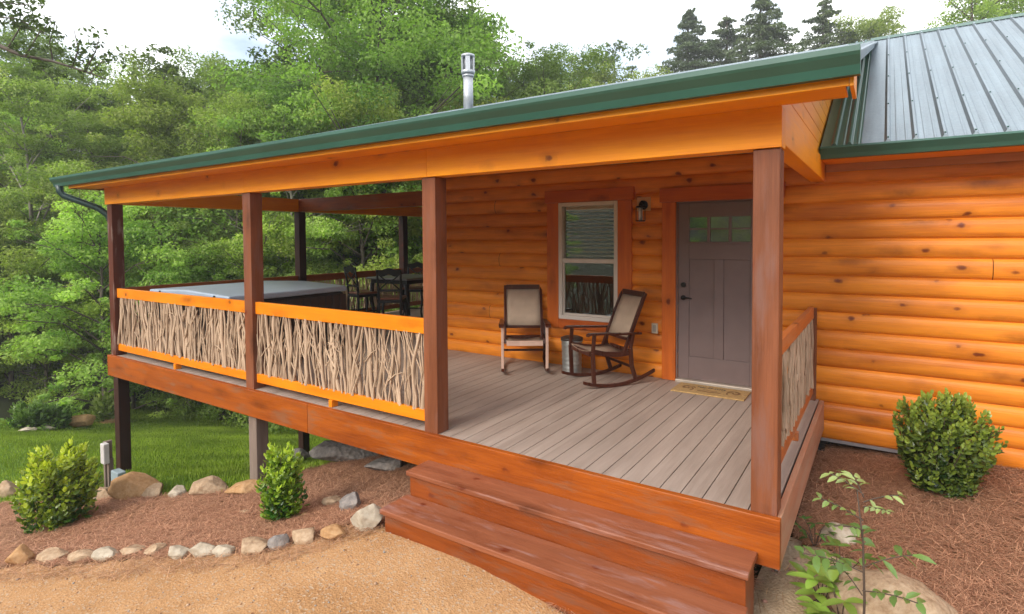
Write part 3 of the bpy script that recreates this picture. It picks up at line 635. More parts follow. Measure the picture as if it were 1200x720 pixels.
# main roof
MR0, MR1 = .0, 7.4; MY0 = 2.46; mz = lambda y: 2.53 + .493 * (y - MY0)
RYM = RY; zr_ = mz(RYM)
def panel(x0, x1, mat, rib=.205, start=None, z_off=0.0, y1=RYM):
    o = MB(); L_ = y1 - MY0; o.mi = 0
    o.prism([(x0, MY0, mz(MY0) + z_off), (x0, y1, mz(y1) + z_off), (x0, y1, mz(y1) + z_off - .02), (x0, MY0, mz(MY0) + z_off - .02)], (x1 - x0, 0, 0))
    x = start if start is not None else x0
    while x < x1 - .03:
        zz = mz(MY0) + z_off
        o.prism([(x - .022, MY0, zz), (x - .009, MY0, zz + .024), (x + .009, MY0, zz + .024), (x + .022, MY0, zz)], (0, L_, .493 * L_))
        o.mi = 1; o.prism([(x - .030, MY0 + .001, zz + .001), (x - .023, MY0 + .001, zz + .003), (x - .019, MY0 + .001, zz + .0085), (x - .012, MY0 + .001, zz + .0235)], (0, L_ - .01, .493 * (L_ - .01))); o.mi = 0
        for q in (.068, .137):
            if x + q < x1 - .02 and rib > .1: o.prism([(x + q - .012, MY0, zz), (x + q - .006, MY0, zz + .004), (x + q + .006, MY0, zz + .004), (x + q + .012, MY0, zz)], (0, L_, .493 * L_))
        x += rib
    return o
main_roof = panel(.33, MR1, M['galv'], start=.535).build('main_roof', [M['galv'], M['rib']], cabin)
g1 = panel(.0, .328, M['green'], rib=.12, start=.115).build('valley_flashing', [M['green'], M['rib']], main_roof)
o = MB(); o.prism([(-9.3, RYM, zr_ - .02), (-9.3, HY1 + .5, zr_ - .02 - .493 * (HY1 + .5 - RYM)), (-9.3, HY1 + .5, zr_ - .493 * (HY1 + .5 - RYM)), (-9.3, RYM, zr_)], (MR1 + 9.3, 0, 0)); o.build('rear_roof', M['galv'], cabin)
o = MB(); o.prism([(.3, RYM - .13, zr_ - .05), (.3, RYM, zr_ + .03), (.3, RYM + .13, zr_ - .05), (.3, RYM, zr_ + .005)], (MR1 - .3, 0, 0)); o.build('ridge_cap', M['green'], main_roof)
o = MB(); x = .535
while x < MR1:
    for yy in (2.50, 3.5, 4.6, 5.7, 6.8):
        o.tube([(x, yy, mz(yy) + .024), (x, yy - .003, mz(yy) + .034)], .007, 6)
    x += .205
o.build('roof_screws', M['green'], main_roof)['kind'] = 'stuff'
o = MB()
o.prism([(.0, MY0 - .005, mz(MY0) - .022), (.0, MY0 - .10, mz(MY0) - .012), (.0, MY0 - .11, mz(MY0) - .03), (.0, MY0 - .075, mz(MY0) - .085), (.0, MY0 - .06, mz(MY0) - .12), (.0, MY0 - .005, mz(MY0) - .12)], (MR1, 0, 0)); o.build('gutter', M['green'], cabin)
o = MB(); o.box(.012, MR1, MY0, W - .03, mz(MY0) - .125, mz(MY0) - .10); o.box(.012, MR1, MY0 - .003, MY0 + .02, mz(MY0) - .099, mz(MY0) - .024); o.build('soffit', M['orange'], cabin)
o = MB(); o.box(.012, MR1, W - .075, W - .045, 2.33, 2.404); o.build('frieze_board', wood('pale_frieze', (.42, .17, .06), (.62, .30, .13), 'X', knots=.2), cabin, .003)
# gable ends
for xx in (HX0 - .02, HX1):
    o = MB(); o.prism([(xx, W, 2.6), (xx, HY1, 2.6), (xx, RYM, zr_ - .08)] if xx > 0 else [(xx, W, 2.6), (xx, HY1, 2.6), (xx, RYM, zp(RYM) - .06), (xx, W, zp(W) - .05)], (.02, 0, 0)); o.build('gable_wall', M['log_end'], cabin)
# chimney
cx0, cy0 = -5.35, 3.94
o = MB(); zc = 4.44
o.tube([(cx0, cy0, zp(cy0) - .1), (cx0, cy0, zc)], .082, 20); o.tube([(cx0, cy0, zc - .05), (cx0, cy0, zc - .02)], .098, 20)
ch = o.build('chimney_pipe', M['pipe'], proof)
o = MB(); o.tube([(cx0, cy0, zc), (cx0, cy0, zc + .05)], [.112, .118], 20); o.tube([(cx0, cy0, zc + .05), (cx0, cy0, zc + .24)], [.07, .07], 16)
for k in range(5):
    a = k * 2 * math.pi / 5 + .3; c, s_ = math.cos(a), math.sin(a)
    o.bar((cx0 + c * .105, cy0 + s_ * .105, zc + .03), (cx0 + c * .105, cy0 + s_ * .105, zc + .28), .075, .004, side=(-s_, c, 0))
o.tube([(cx0, cy0, zc + .275), (cx0, cy0, zc + .315), (cx0, cy0, zc + .335)], [.118, .113, .06], 20); o.build('chimney_cap', M['pipe'], proof)

# railings
def branches(mb, p, q, z0, z1, seed, dens=46, n_=6):
    r_ = random.Random(seed); p = Vector(p); q = Vector(q); L_ = (q - p).length; d = (q - p) / L_; nrm = Vector((-d.y, d.x, 0))
    k = int(L_ * dens)
    for i in range(k):
        s0 = (i + r_.random()) / k * L_; lean = r_.gauss(0, .055); rad = r_.choice([.005, .007, .008, .010, .013, .018]) * r_.uniform(.8, 1.2)
        offn = r_.uniform(-.022, .022); pts = []; rr = []
        zb_ = z0 - .01; zt_ = z1 + .01
        ph = r_.uniform(0, 6); am = r_.uniform(.004, .030)
        for j in range(n_ + 1):
            t = j / n_; s_ = s0 + lean * (t - .5) * 1.6 + am * math.sin(ph + t * 7) + r_.gauss(0, .007); s_ = min(max(s_, .01), L_ - .01)
            pts.append(p + d * s_ + nrm * (offn + .008 * math.sin(ph * 2 + t * 5)) + Vector((0, 0, zb_ + (zt_ - zb_) * t))); rr.append(rad * (1.12 - .35 * t) * r_.uniform(.9, 1.1))
        mb.tube(pts, rr, 6, cap=False)
        if r_.random() < .55:      # a fork
            j = r_.randint(1, n_ - 2); a = pts[j]; sg = r_.choice([-1, 1]); ln = r_.uniform(.14, .36); dr = r_.uniform(.05, .17)
            e = a + d * sg * dr + Vector((0, 0, ln)); e.z = min(e.z, zt_)
            ss = (e - p).dot(d)
            if .01 < ss < L_ - .01:
                mid = (a + e) / 2 + d * sg * .015; mb.tube([a, mid, e], [rr[j] * .8, rr[j] * .65, rr[j] * .45], 5, cap=False)
    for i in range(int(L_ * 2.2)):  # thin stray twigs lying across
        s0 = r_.uniform(.05, L_ - .3); z = r_.uniform(z0 + .1, z1 - .1); a = p + d * s0 + nrm * -.02 + Vector((0, 0, z)); e = a + d * r_.uniform(.08, .25) + Vector((0, 0, r_.uniform(-.12, .2))); e.z = min(e.z, z1)
        mb.tube([a, (a + e) / 2 + Vector((0, 0, .02)), e], [.007, .006, .004], 5, cap=False)
def railing(p, q, seed, mat, zt=.985, zk=.85):
    px, py = p; qx, qy = q; d = Vector((qx - px, qy - py, 0)).normalized(); nn = Vector((-d.y, d.x, 0))
    a = Vector((px, py, 0)); b_ = Vector((qx, qy, 0))
    o = MB(); o.bar(a + Vector((0, 0, (zt + zk) / 2)), b_ + Vector((0, 0, (zt + zk) / 2)), .045, zt - zk); pass
    rl = o.build('railing', mat, cabin, .004)
    o = MB(); o.bar(a + Vector((0, 0, .125)), b_ + Vector((0, 0, .125)), .045, .10)
    ln = (b_ - a).length
    for t in (.5,): o.bar(a + d * ln * t + Vector((0, 0, .001)), a + d * ln * t + Vector((0, 0, .0745)), .08, .05, side=nn)
    o.build('bottom_rail', mat, rl, .004)
    o = MB(); branches(o, a, b_, .175, zk, seed); o.build('branch_infill', M['branch'], rl, fix=False)
railing((XA + .001, .06), (XB - PW - .001, .06), 1, M['rail']); railing((XB + .001, .06), (XC - PW - .001, .06), 2, M['rail'])
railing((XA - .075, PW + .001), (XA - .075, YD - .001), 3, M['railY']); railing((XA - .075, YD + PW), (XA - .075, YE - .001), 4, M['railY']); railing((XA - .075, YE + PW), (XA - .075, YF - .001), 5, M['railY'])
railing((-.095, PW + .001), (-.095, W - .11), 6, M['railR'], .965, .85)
o = MB(); o.box(-.135, -.05, W - .11, W - .045, .001, .95); o.build('post', M['post'], cabin, .004)

# ------------------------------------------------------------------ things on the porch
lt = tag(empty('wall_lantern', (-1.90, W - .04, 2.0)), 'small black wall lantern with clear glass tube between window and door', 'wall lamp')
o = MB(); o.box(-.085, .085, -.012, .006, .0, .165); o.build('back_block', plain('lamp_block', (.62, .34, .13), .5), lt, .003)
o = MB(); o.tube([(0, -.012, .07), (0, -.03, .07)], .055, 18); o.tube([(0, -.03, .08), (0, -.07, .115), (0, -.11, .10), (0, -.115, .06)], .011, 8); o.build('arm', M['black'], lt)
o = MB(); o.tube([(0, -.115, .055), (0, -.115, .035)], [.05, .06], 16); o.tube([(0, -.115, -.115), (0, -.115, -.128)], .052, 16)
for k in range(4):
    a = k * math.pi / 2 + .5; o.tube([(.052 * math.cos(a), -.115 + .052 * math.sin(a), .04), (.052 * math.cos(a), -.115 + .052 * math.sin(a), -.12)], .0045, 6)
o.build('cage', M['black'], lt)
o = MB(); o.tube([(0, -.115, .033), (0, -.115, -.113)], .022, 14); o.build('lamp_tube', M['glasslamp'], lt)

def rocking_chair(loc, rz, label, front=None):
    front = front or M['chairw']
    t = tag(empty('rocking_chair', loc, rz), label, 'chair', 'wooden rocking chairs on the porch')
    hw = .275
    for s_ in (-1, 1):
        X = s_ * hw
        o = MB(); pts = [(y, (y + .02) ** 2 / 2.3) for y in np.linspace(-.40, .52, 13)]
        for (a, za), (b_, zb_) in zip(pts[:-1], pts[1:]): o.prism([(X - .016, a, za), (X - .016, b_, zb_), (X - .016, b_, zb_ + .036), (X - .016, a, za + .036)], (.032, 0, 0))
        o.build('rocker', M['chairw'], t, .002)
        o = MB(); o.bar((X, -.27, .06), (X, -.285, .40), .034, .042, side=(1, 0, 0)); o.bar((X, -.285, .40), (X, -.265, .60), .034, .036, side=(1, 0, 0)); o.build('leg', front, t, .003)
        o = MB(); o.bar((X, .27, .055), (X, .215, .22), .034, .042, side=(1, 0, 0)); o.bar((X, .215, .22), (X, .20, .42), .034, .042, side=(1, 0, 0)); o.bar((X, .20, .42), (X, .235, .59), .030, .036, side=(1, 0, 0)); o.build('leg', M['chairw'], t, .003)
        o = MB(); Xa = X + s_ * .012
        prof = [(-.36, .612), (-.33, .628), (-.15, .622), (.10, .606), (.33, .600)]
        for (a, za), (b_, zb_), w0, w1 in zip(prof[:-1], prof[1:], (.055, .07, .06, .05), (.07, .06, .05, .045)):
            o.add([(Xa - w0 / 2, a, za - .022), (Xa + w0 / 2, a, za - .022), (Xa + w1 / 2, b_, zb_ - .022), (Xa - w1 / 2, b_, zb_ - .022), (Xa - w0 / 2, a, za), (Xa + w0 / 2, a, za), (Xa + w1 / 2, b_, zb_), (Xa - w1 / 2, b_, zb_)],
                  [(0, 3, 2, 1), (4, 5, 6, 7), (0, 1, 5, 4), (1, 2, 6, 5), (2, 3, 7, 6), (3, 0, 4, 7)])
        o.build('armrest', M['chairw'], t)
        Xi = s_ * (hw - .035)
        o = MB(); sp = [(-.28, .415), (-.12, .375), (.06, .355), (.22, .365)]
        for (a, za), (b_, zb_) in zip(sp[:-1], sp[1:]): o.bar((Xi, a, za), (Xi, b_, zb_), .028, .055, side=(1, 0, 0))
        o.build('seat_rail', M['chairw'], t, .002)
        o = MB(); bp_ = [(.12, .34), (.20, .52), (.30, .76), (.42, 1.04)]
        Xb = s_ * (hw - .035)
        for (a, za), (b_, zb_) in zip(bp_[:-1], bp_[1:]): o.bar((Xb, a, za), (Xb, b_, zb_), .032, .040, side=(1, 0, 0))
        o.build('back_post', M['chairw'], t, .003)
    hx_ = hw - .05
    o = MB(); o.bar((-hx_, .415, 1.022), (hx_, .415, 1.022), .03, .062); o.build('top_rail', M['chairw'], t, .004)
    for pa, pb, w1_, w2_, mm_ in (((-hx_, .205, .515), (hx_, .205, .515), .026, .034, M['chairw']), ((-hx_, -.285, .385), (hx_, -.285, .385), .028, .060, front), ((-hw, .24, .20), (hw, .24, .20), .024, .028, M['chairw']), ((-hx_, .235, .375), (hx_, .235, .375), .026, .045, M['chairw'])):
        o = MB(); o.bar(pa, pb, w1_, w2_); o.build('cross_rail', mm_, t, .003)
    def sling(name, prof, w_, dip):
        V = []; F = []; nx = 7
        for (a, za) in prof:
            for k in range(nx): u = k / (nx - 1) * 2 - 1; V.append((u * w_, a + dip[0] * (1 - u * u), za + dip[1] * (1 - u * u)))
        for r_ in range(len(prof) - 1):
            for k in range(nx - 1): F.append((r_ * nx + k, r_ * nx + k + 1, (r_ + 1) * nx + k + 1, (r_ + 1) * nx + k))
        o = MB(); o.smooth = True; o.add(V, F); q = o.build(name, M['sling'], t); sd_ = q.modifiers.new('t', 'SOLIDIFY'); sd_.thickness = .005
    sling('backrest', [(.205, .53), (.265, .68), (.33, .84), (.405, 1.0)], hw - .05, (.02, 0))
    sling('seat', [(-.30, .425), (-.22, .415), (-.12, .385), (.06, .365), (.22, .385)], hw - .045, (0, -.03))
    return t
lightened = M['highlitw'] = wood('highlit_chair_wood', (.46, .28, .21), (.66, .45, .35), 'Z', rough=.4, knots=0)  # pinkish tone paints the frame's highlight into the front legs and rail
rocking_chair((-3.33, 2.45, .001), R(34), 'brown rocking chair facing out, left of the window, pinkish highlight painted on front legs', lightened)
rocking_chair((-2.22, 2.42, .001), R(-36), 'dark rocking chair turned sideways in front of the window beside the door')

# galvanised can
o = MB(); pts = []; rr = []
for i in range(29):
    z = i / 28 * .40; pts.append((0, 0, z)); rr.append(.118 + .012 * i / 28 + .0025 * math.sin(i * math.pi / 2 * 1.0))
o.tube(pts, rr, 32); o.tube([(0, 0, .398), (0, 0, .412)], .137, 32)
can = o.build('metal_can', M['bucket']); can.location = (-2.72, 2.60, .002); tag(can, 'ribbed galvanised metal can on the deck between the two rocking chairs', 'can')
o = MB(); o.tube([(0, 0, .413), (0, 0, .440), (0, 0, .455)], [.140, .138, .10], 32); o.build('lid', plain('dark_lid', (.045, .028, .02), .5), can)

# doormat
o = MB(); mt_ = Matrix.Rotation(0, 4, 'Z'); mx0, mx1, my0, my1 = -1.42, -.66, 2.42, 2.80
o.box(mx0, mx1, my0, my1, .001, .016)
mat_ = tag(o.build('doormat', plain('coir_fibre', (.48, .29, .11), .95, bump=.8, bs=300, var=.25, vs=30), None, .004), 'tan coir doormat with worn brown scrollwork in front of the door', 'doormat')
mat_.data.materials.clear(); mat_.data.materials.append(plain('coir', (.50, .31, .12), .95, bump=.8, bs=300, var=.22, vs=40))
o = MB()
def ribbon(pts, w_, z): 
    for a, b_ in zip(pts[:-1], pts[1:]): o.bar((a[0], a[1], z), (b_[0], b_[1], z), w_, .002)
for cx_m, sg in ((mx0 + .13, 1), (mx1 - .13, -1)):
    for k, (r0, t0, t1) in enumerate(((.085, .2, 5.2), (.05, 1.5, 7), (.10, -1.0, .9))):
        ribbon([(cx_m + sg * r0 * (1 - .08 * i) * math.cos(t0 + (t1 - t0) * i / 9) , my0 + .19 + r0 * 1.1 * (1 - .08 * i) * math.sin(t0 + (t1 - t0) * i / 9)) for i in range(10)], .014, .0175 + k * .0006)
ribbon([(mx0 + .26 + i * .03, my0 + .11 + .012 * math.sin(i * 1.1)) for i in range(9)], .018, .0175)
ribbon([(mx0 + .30 + i * .03, my0 + .17 + .01 * math.cos(i)) for i in range(6)], .010, .0175)
o.build('scroll_pattern', plain('mat_brown', (.20, .10, .035), .95), mat_)
o = MB(); rnd_ = random.Random(3); x = mx0 + .23
for wlen in (4, 2, 5):
    for k in range(wlen):
        o.bar((x, my0 + .25, .0178), (x + rnd_.uniform(-.004, .004), my0 + .29, .0178), .007, .002)
        if rnd_.random() < .7: o.bar((x, my0 + rnd_.choice([.252, .27, .288]), .0184), (x + .015, my0 + rnd_.choice([.252, .27, .288]), .0184), .006, .002)
        x += .024
    x += .018
o.build('worn_lettering', M['black'], mat_)

# hot tub
tub = tag(empty('hot_tub', (-7.25, 1.14, 0)), 'dark square hot tub with silver blue cover at the porch left end', 'hot tub')
o = MB(); hwid = 1.0; hwy = .90
o.box(-hwid, hwid, -hwy, hwy, .04, .90)
cab_ = o.build('cabinet', M['rubber'], tub, .05)
o = MB()
for k in range(14):
    y = -hwy + .05 + k * .126
    o.box(hwid + .001, hwid + .014, y, y + .115, .07, .86); o.box(y, y + .115, -hwy - .014, -hwy - .001, .07, .86)
o.build('panel_slats', plain('tub_panel', (.022, .015, .013), .45), tub, .003)
o = MB(); V = []
o.prism([(-hwid - .02, -hwy - .02, .905), (hwid + .02, -hwy - .02, .905), (hwid + .02, -hwy - .02, .985), (.02, -hwy - .02, 1.02), (-.02, -hwy - .02, 1.02), (-hwid - .02, -hwy - .02, .985)], (0, 2 * hwy + .04, 0))
o.build('cover', M['cover'], tub, .02)
o = MB()
for x in (-.7, .7): o.box(x - .02, x + .02, -hwy - .026, -hwy - .021, .80, .98)
o.build('cover_strap', M['black'], tub)

# counter table and chairs
def bar_chair(loc, rz, label):
    t = tag(empty('dining_chair', loc, rz), label, 'chair', 'black tall chairs round the porch table')
    a = .19
    for sx_, sy_ in ((-1, -1), (1, -1)):
        o = MB(); o.tube([(sx_ * a, sy_ * .2, .61), (sx_ * (a + .03), -.23, .4), (sx_ * (a - .01), -.19, .15), (sx_ * (a + .03), -.24, .0)], [.026, .024, .018, .022], 8); o.build('leg', M['rust'], t)
    for sx_ in (-1, 1):
        o = MB(); o.tube([(sx_ * a, .26, 0), (sx_ * a, .20, .3), (sx_ * a, .19, .62), (sx_ * (a + .01), .22, .9), (sx_ * (a + .015), .27, 1.13)], [.02, .022, .024, .022, .018], 8); o.build('leg', M['rust'], t)
    o = MB(); o.box(-.21, .21, -.22, .21, .56, .61); o.build('apron', M['rust'], t, .006)
    o = MB(); o.box(-.225, .225, -.24, .20, .612, .655); o.build('seat', M['seatb'], t, .018)
    o = MB(); n_ = 12
    top = [(-.22 + .44 * i / n_, 1.13 + .035 * math.sin(math.pi * i / n_) + .012 * math.cos(i / n_ * 4 * math.pi)) for i in range(n_ + 1)]
    bot = [(-.22 + .44 * i / n_, 1.045 + .02 * math.cos(i / n_ * 4 * math.pi)) for i in range(n_ + 1)][::-1]
    for i in range(n_):
        o.prism([(top[i][0], .245, top[i][1]), (top[i + 1][0], .245, top[i + 1][1]), (bot[n_ - i - 1][0], .24, bot[n_ - i - 1][1]), (bot[n_ - i][0], .24, bot[n_ - i][1])], (0, .03, 0))
    o.build('top_rail', M['rust'], t)
    o = MB(); o.bar((-.18, .215, .78), (.18, .215, .78), .02, .04)
    o.tube([(-.17, .22, .80), (-.05, .235, .91), (.05, .24, .95), (.17, .25, 1.05)], .012, 6); o.tube([(.17, .22, .80), (.05, .225, .91), (-.05, .23, .95), (-.17, .25, 1.05)], .012, 6)
    o.build('back_cross', M['rust'], t)
    o = MB(); o.bar((-a, -.2, .22), (a, -.2, .22), .02, .03); o.bar((-a, -.2, .28), (-a, .2, .28), .02, .03); o.bar((a, -.2, .28), (a, .2, .28), .02, .03); o.build('footrest', M['rust'], t)
    return t
tb = tag(empty('dining_table', (-7.42, 4.55, 0)), 'square dark table with grey top among black chairs on the porch', 'table')
o = MB(); o.box(-.55, .55, -.55, .55, .90, .935); o.build('table_top', plain('table_slate', (.20, .19, .19), .35), tb, .012)
o = MB(); o.box(-.48, .48, -.48, .48, .82, .899); o.build('apron', M['rust'], tb, .005)
for sx_ in (-1, 1):
    for sy_ in (-1, 1):
        o = MB(); o.tube([(sx_ * .46, sy_ * .46, .82), (sx_ * .48, sy_ * .48, .5), (sx_ * .43, sy_ * .43, .15), (sx_ * .47, sy_ * .47, 0)], [.04, .04, .025, .03], 8); o.build('leg', M['rust'], tb)
bar_chair((-8.02, 3.95, 0), R(168), 'black tall chair nearest the hot tub with reddish seat showing')
bar_chair((-6.80, 3.55, 0), R(-146), 'black tall chair with wide scalloped back, middle of the porch table group')
bar_chair((-7.85, 5.25, 0), R(28), 'black tall chair on the far side of the porch table')
bar_chair((-6.62, 4.70, 0), R(-82), 'black tall chair half hidden behind the porch post by the steps')

# utility stake
st_ = tag(empty('utility_stake', tuple(at(124, 574))), 'short wooden stake carrying a grey outlet box at the lawn edge', 'outlet post')
sc = .062
o = MB(); o.box(-.05, -.005, 0, .09, -.2, .62); o.box(.0, .045, .02, .08, -.2, .40); o.build('stake', M['leg'], st_, .004)
o = MB(); o.box(-.004, .10, -.05, .018, .36, .62); o.build('outlet_box', plain('grey_plastic', (.50, .47, .44), .5), st_, .01)
o = MB(); o.box(.10, .30, .02, .12, .0, .27); o.build('valve_box', plain('blue_grey_plastic', (.28, .34, .36), .5), st_, .012)

# ------------------------------------------------------------------ stones
def stone(p, sx_, sy_, sz_, seed, mat, label, group=None, name='stone', sink=.35, rz=None, flat=0, angular=.42, sub=4):
    r_ = random.Random(seed); bm = bmesh.new(); bmesh.ops.create_icosphere(bm, subdivisions=sub, radius=1)
    o_ = Vector((r_.uniform(-50, 50), r_.uniform(-50, 50), r_.uniform(-50, 50)))
    planes = [(Vector((r_.gauss(0, 1), r_.gauss(0, 1), r_.gauss(0, .8))).normalized(), r_.uniform(.52, .86)) for _ in range(12)]
    for v in bm.verts:
        c = v.co.normalized(); k = 1 + .22 * noise.noise(c * 1.1 + o_) + .09 * noise.noise(c * 3 + o_) + .03 * noise.noise(c * 8 + o_)
        q = c * k
        for pn, pd in planes:
            e = q.dot(pn) - pd
            if e > 0: q = q - pn * e * (.55 + angular)
        q.z = max(q.z, -.6); v.co = Vector((q.x * sx_, q.y * sy_, q.z * sz_))
    me = bpy.data.meshes.new(name); bm.to_mesh(me); bm.free(); me.materials.append(mat)
    me.polygons.foreach_set('use_smooth', [True] * len(me.polygons))
    o = bpy.data.objects.new(name, me); COL.objects.link(o)
    o.location = (p[0], p[1], p[2] + sz_ * (1 - sink) * .75); o.rotation_euler = (0, 0, r_.uniform(0, 6) if rz is None else rz)
    return tag(o, label, 'stone', group)
def px2m(p): return (Vector(p) - CP).dot(CF) / FPX
RZ0 = math.atan2(CR.y, CR.x)
def stone_px(x0, x1, ytop, ybot, seed, mat, label, group, **kw):
    p = at((x0 + x1) / 2, ybot); u = px2m(p); hw_ = (x1 - x0) / 2 * u; p = p + Vector((CF.x, CF.y, 0)).normalized() * hw_ * .7; hh = (ybot - ytop) * u
    kw.setdefault('rz', RZ0)
    return stone(p, hw_ * 1.22, hw_ * .9, max(hh * .56, .03), seed, mat, label, group, **kw)
g1_ = 'stones edging the front of the left planting bed'
ords = ['first', 'second', 'third', 'fourth', 'fifth', 'sixth', 'seventh', 'eighth', 'ninth', 'tenth', 'eleventh', 'twelfth', 'thirteenth', 'fourteenth']
fr = [(2, 33, 642, 664, 'stoneO'), (34, 69, 649, 662, 'stone'), (70, 102, 649, 661, 'stone'), (104, 134, 646, 660, 'stoneW'), (134, 163, 642, 653, 'stone'), (164, 188, 642, 652, 'stone'), (190, 217, 642, 656, 'stoneW'), (217, 248, 638, 655, 'stoneW'), (248, 272, 639, 654, 'stoneW'),
      (273, 310, 636, 652, 'stone'), (313, 338, 628, 645, 'stoneG'), (338, 369, 622, 638, 'stone'), (371, 402, 620, 636, 'stoneO')]
desc = {'stone': 'tan', 'stoneO': 'orange tan', 'stoneW': 'pale', 'stoneG': 'greyish'}
for i, (a, b_, c, d, mm) in enumerate(fr):
    stone_px(a, b_, c, d, 100 + i, M[mm], '%s stone, %s from the left in the front edging row' % (desc[mm], ords[i]) if i else 'round orange tan stone at the left end of the front edging row', g1_)
g2_ = 'stones along the upper edge of the left planting bed'
up = [(-14, 14, 565, 585, 'stone', 'tan stone at the left end of the upper row'), (62, 98, 570, 592, 'stone', 'tan stone in the upper row behind the left bush'), (98, 128, 570, 588, 'stone', 'slanted tan stone left of the big boulder, upper row'), (122, 172, 553, 588, 'stoneO', 'big rounded orange boulder at the foot of the left corner post'), (163, 188, 568, 584, 'stone', 'small tan stone just right of the big boulder'),
      (192, 216, 571, 585, 'stoneW', 'low pale stone between the boulder and the flat tan stone'), (217, 258, 563, 583, 'stone', 'flat topped tan stone mid upper row'), (262, 302, 565, 580, 'stoneO', 'flat orange stone left of the middle bush, upper row'),
      (376, 398, 583, 595, 'stone', 'small tan stone alone right of the middle bush'), (398, 424, 577, 600, 'stoneG', 'reddish grey stone beside the pale boulder near the steps'), (409, 447, 588, 624, 'stoneW', 'craggy pale boulder against the left end of the steps')]
for i, (a, b_, c, d, mm, lab) in enumerate(up): stone_px(a, b_, c, d, 200 + i, M[mm], lab, g2_)
for i, (a, b_, c, d, mm, lab) in enumerate([(364, 436, 519, 545, 'stoneG', 'large grey boulder lying under the porch deck'), (430, 474, 536, 556, 'stoneG', 'low grey rock under the deck next to the steps'), (328, 362, 528, 542, 'stoneG', 'small grey rock by the rear leg under the deck'),
      (67, 100, 487, 502, 'stoneO', 'rounded tan boulder on the far lawn edge'), (107, 139, 489, 497, 'stoneO', 'flat tan boulder far lawn edge beside the corner leg'), (18, 32, 502, 507, 'stoneW', 'leftmost of the small pale stones on the far lawn edge'), (34, 41, 501, 506, 'stoneW', 'tiny pale stone, middle one on the far lawn edge'), (44, 58, 499, 505, 'stoneW', 'pale slanted stone just left of the far rounded boulder')]):
    stone_px(a, b_, c, d, 300 + i, M[mm], lab, 'rocks under the deck and on the far lawn edge')
stone(Vector((.55, .25, H(.55, .25) - .05)), .42, .32, .20, 401, M['stone'], 'broad tan boulder half buried by the young sapling right of the steps', name='boulder', sub=5)
stone(Vector((.24, 1.15, H(.24, 1.15) - .02)), .17, .12, .08, 402, M['stoneW'], 'low pale rock against the right side of the porch', name='boulder')
stone(Vector((.25, -.45, H(.25, -.45) - .03)), .26, .20, .14, 403, M['stoneW'], 'rough pale rock beside the end of the steps', name='boulder', sub=5)
stone(Vector((.80, -.55, H(.80, -.55) - .04)), .26, .2, .13, 404, M['stone'], 'tan rock in the sandy soil at the lower right', name='boulder')
stone(Vector((-4.55, -.62, H(-4.55, -.62) - .02)), .09, .06, .035, 405, M['stone'], 'small flat stone lying in the pine straw', name='stone')

# ------------------------------------------------------------------ foliage
def leaf_arrays(P, Nrm, size, aspect=.5, droop=.15, shape=6):
    """kite leaves: P centres (n,3), Nrm normals (n,3)"""
    n_ = len(P); a = rng.normal(size=(n_, 3)); a -= (a * Nrm).sum(1)[:, None] * Nrm; a /= np.linalg.norm(a, axis=1)[:, None] + 1e-9
    b_ = np.cross(Nrm, a); s = (size * rng.uniform(.7, 1.3, n_))[:, None]
    V = np.stack([P - a * s * .5, P + b_ * s * aspect * .5 + Nrm * s * .08, P + a * s * .5 - Nrm * s * droop, P - b_ * s * aspect * .5 + Nrm * s * .08], 1).reshape(-1, 3)
    return V, np.arange(4 * n_).reshape(-1, 4)
FALL()
def clumps(centers, radii, per, size, flat=.45, updir=.45, c_lo=(.03, .07, .012), c_hi=(.10, .18, .03), shade_amp=.35, aspect=.55):
    Vs, Fs, Cs, off = [], [], [], 0
    for c, r_ in zip(centers, radii):
        n_ = int(per * (r_ / np.mean(radii)) ** 1.7) + 6
        d = rng.normal(size=(n_, 3)); d /= np.linalg.norm(d, axis=1)[:, None]; rr = rng.random(n_) ** .45
        P = np.array(c) + d * rr[:, None] * r_ * np.array([1, 1, flat])
        Nn = rng.normal(size=(n_, 3)) * (1 - updir) + np.array([0, 0, updir]) + d * .35; Nn /= np.linalg.norm(Nn, axis=1)[:, None]
        V, F = leaf_arrays(P, Nn, size, aspect)
        tone = np.clip(rng.normal(.52, .30) + rng.normal(0, .16, n_), 0, 1)[:, None]
        col = np.array(c_lo) * (1 - tone) + np.array(c_hi) * tone
        Vs.append(V); Fs.append(F + off); off += len(V); Cs.append(np.repeat(col, 4, 0))
    return np.concatenate(Vs), np.concatenate(Fs), np.concatenate(Cs)
def trunk_tube(mb, h, r0, lean=.05, seed=0, n_=8):
    r_ = random.Random(seed); pts = []; x = y = 0
    for i in range(n_ + 1):
        t = i / n_; pts.append(Vector((x, y, h * t - .3 * (i == 0)))); x += r_.gauss(0, lean) * h / n_; y += r_.gauss(0, lean) * h / n_
    mb.tube(pts, [r0 * (1 - .85 * i / n_) + .01 for i in range(n_ + 1)], 8); return pts
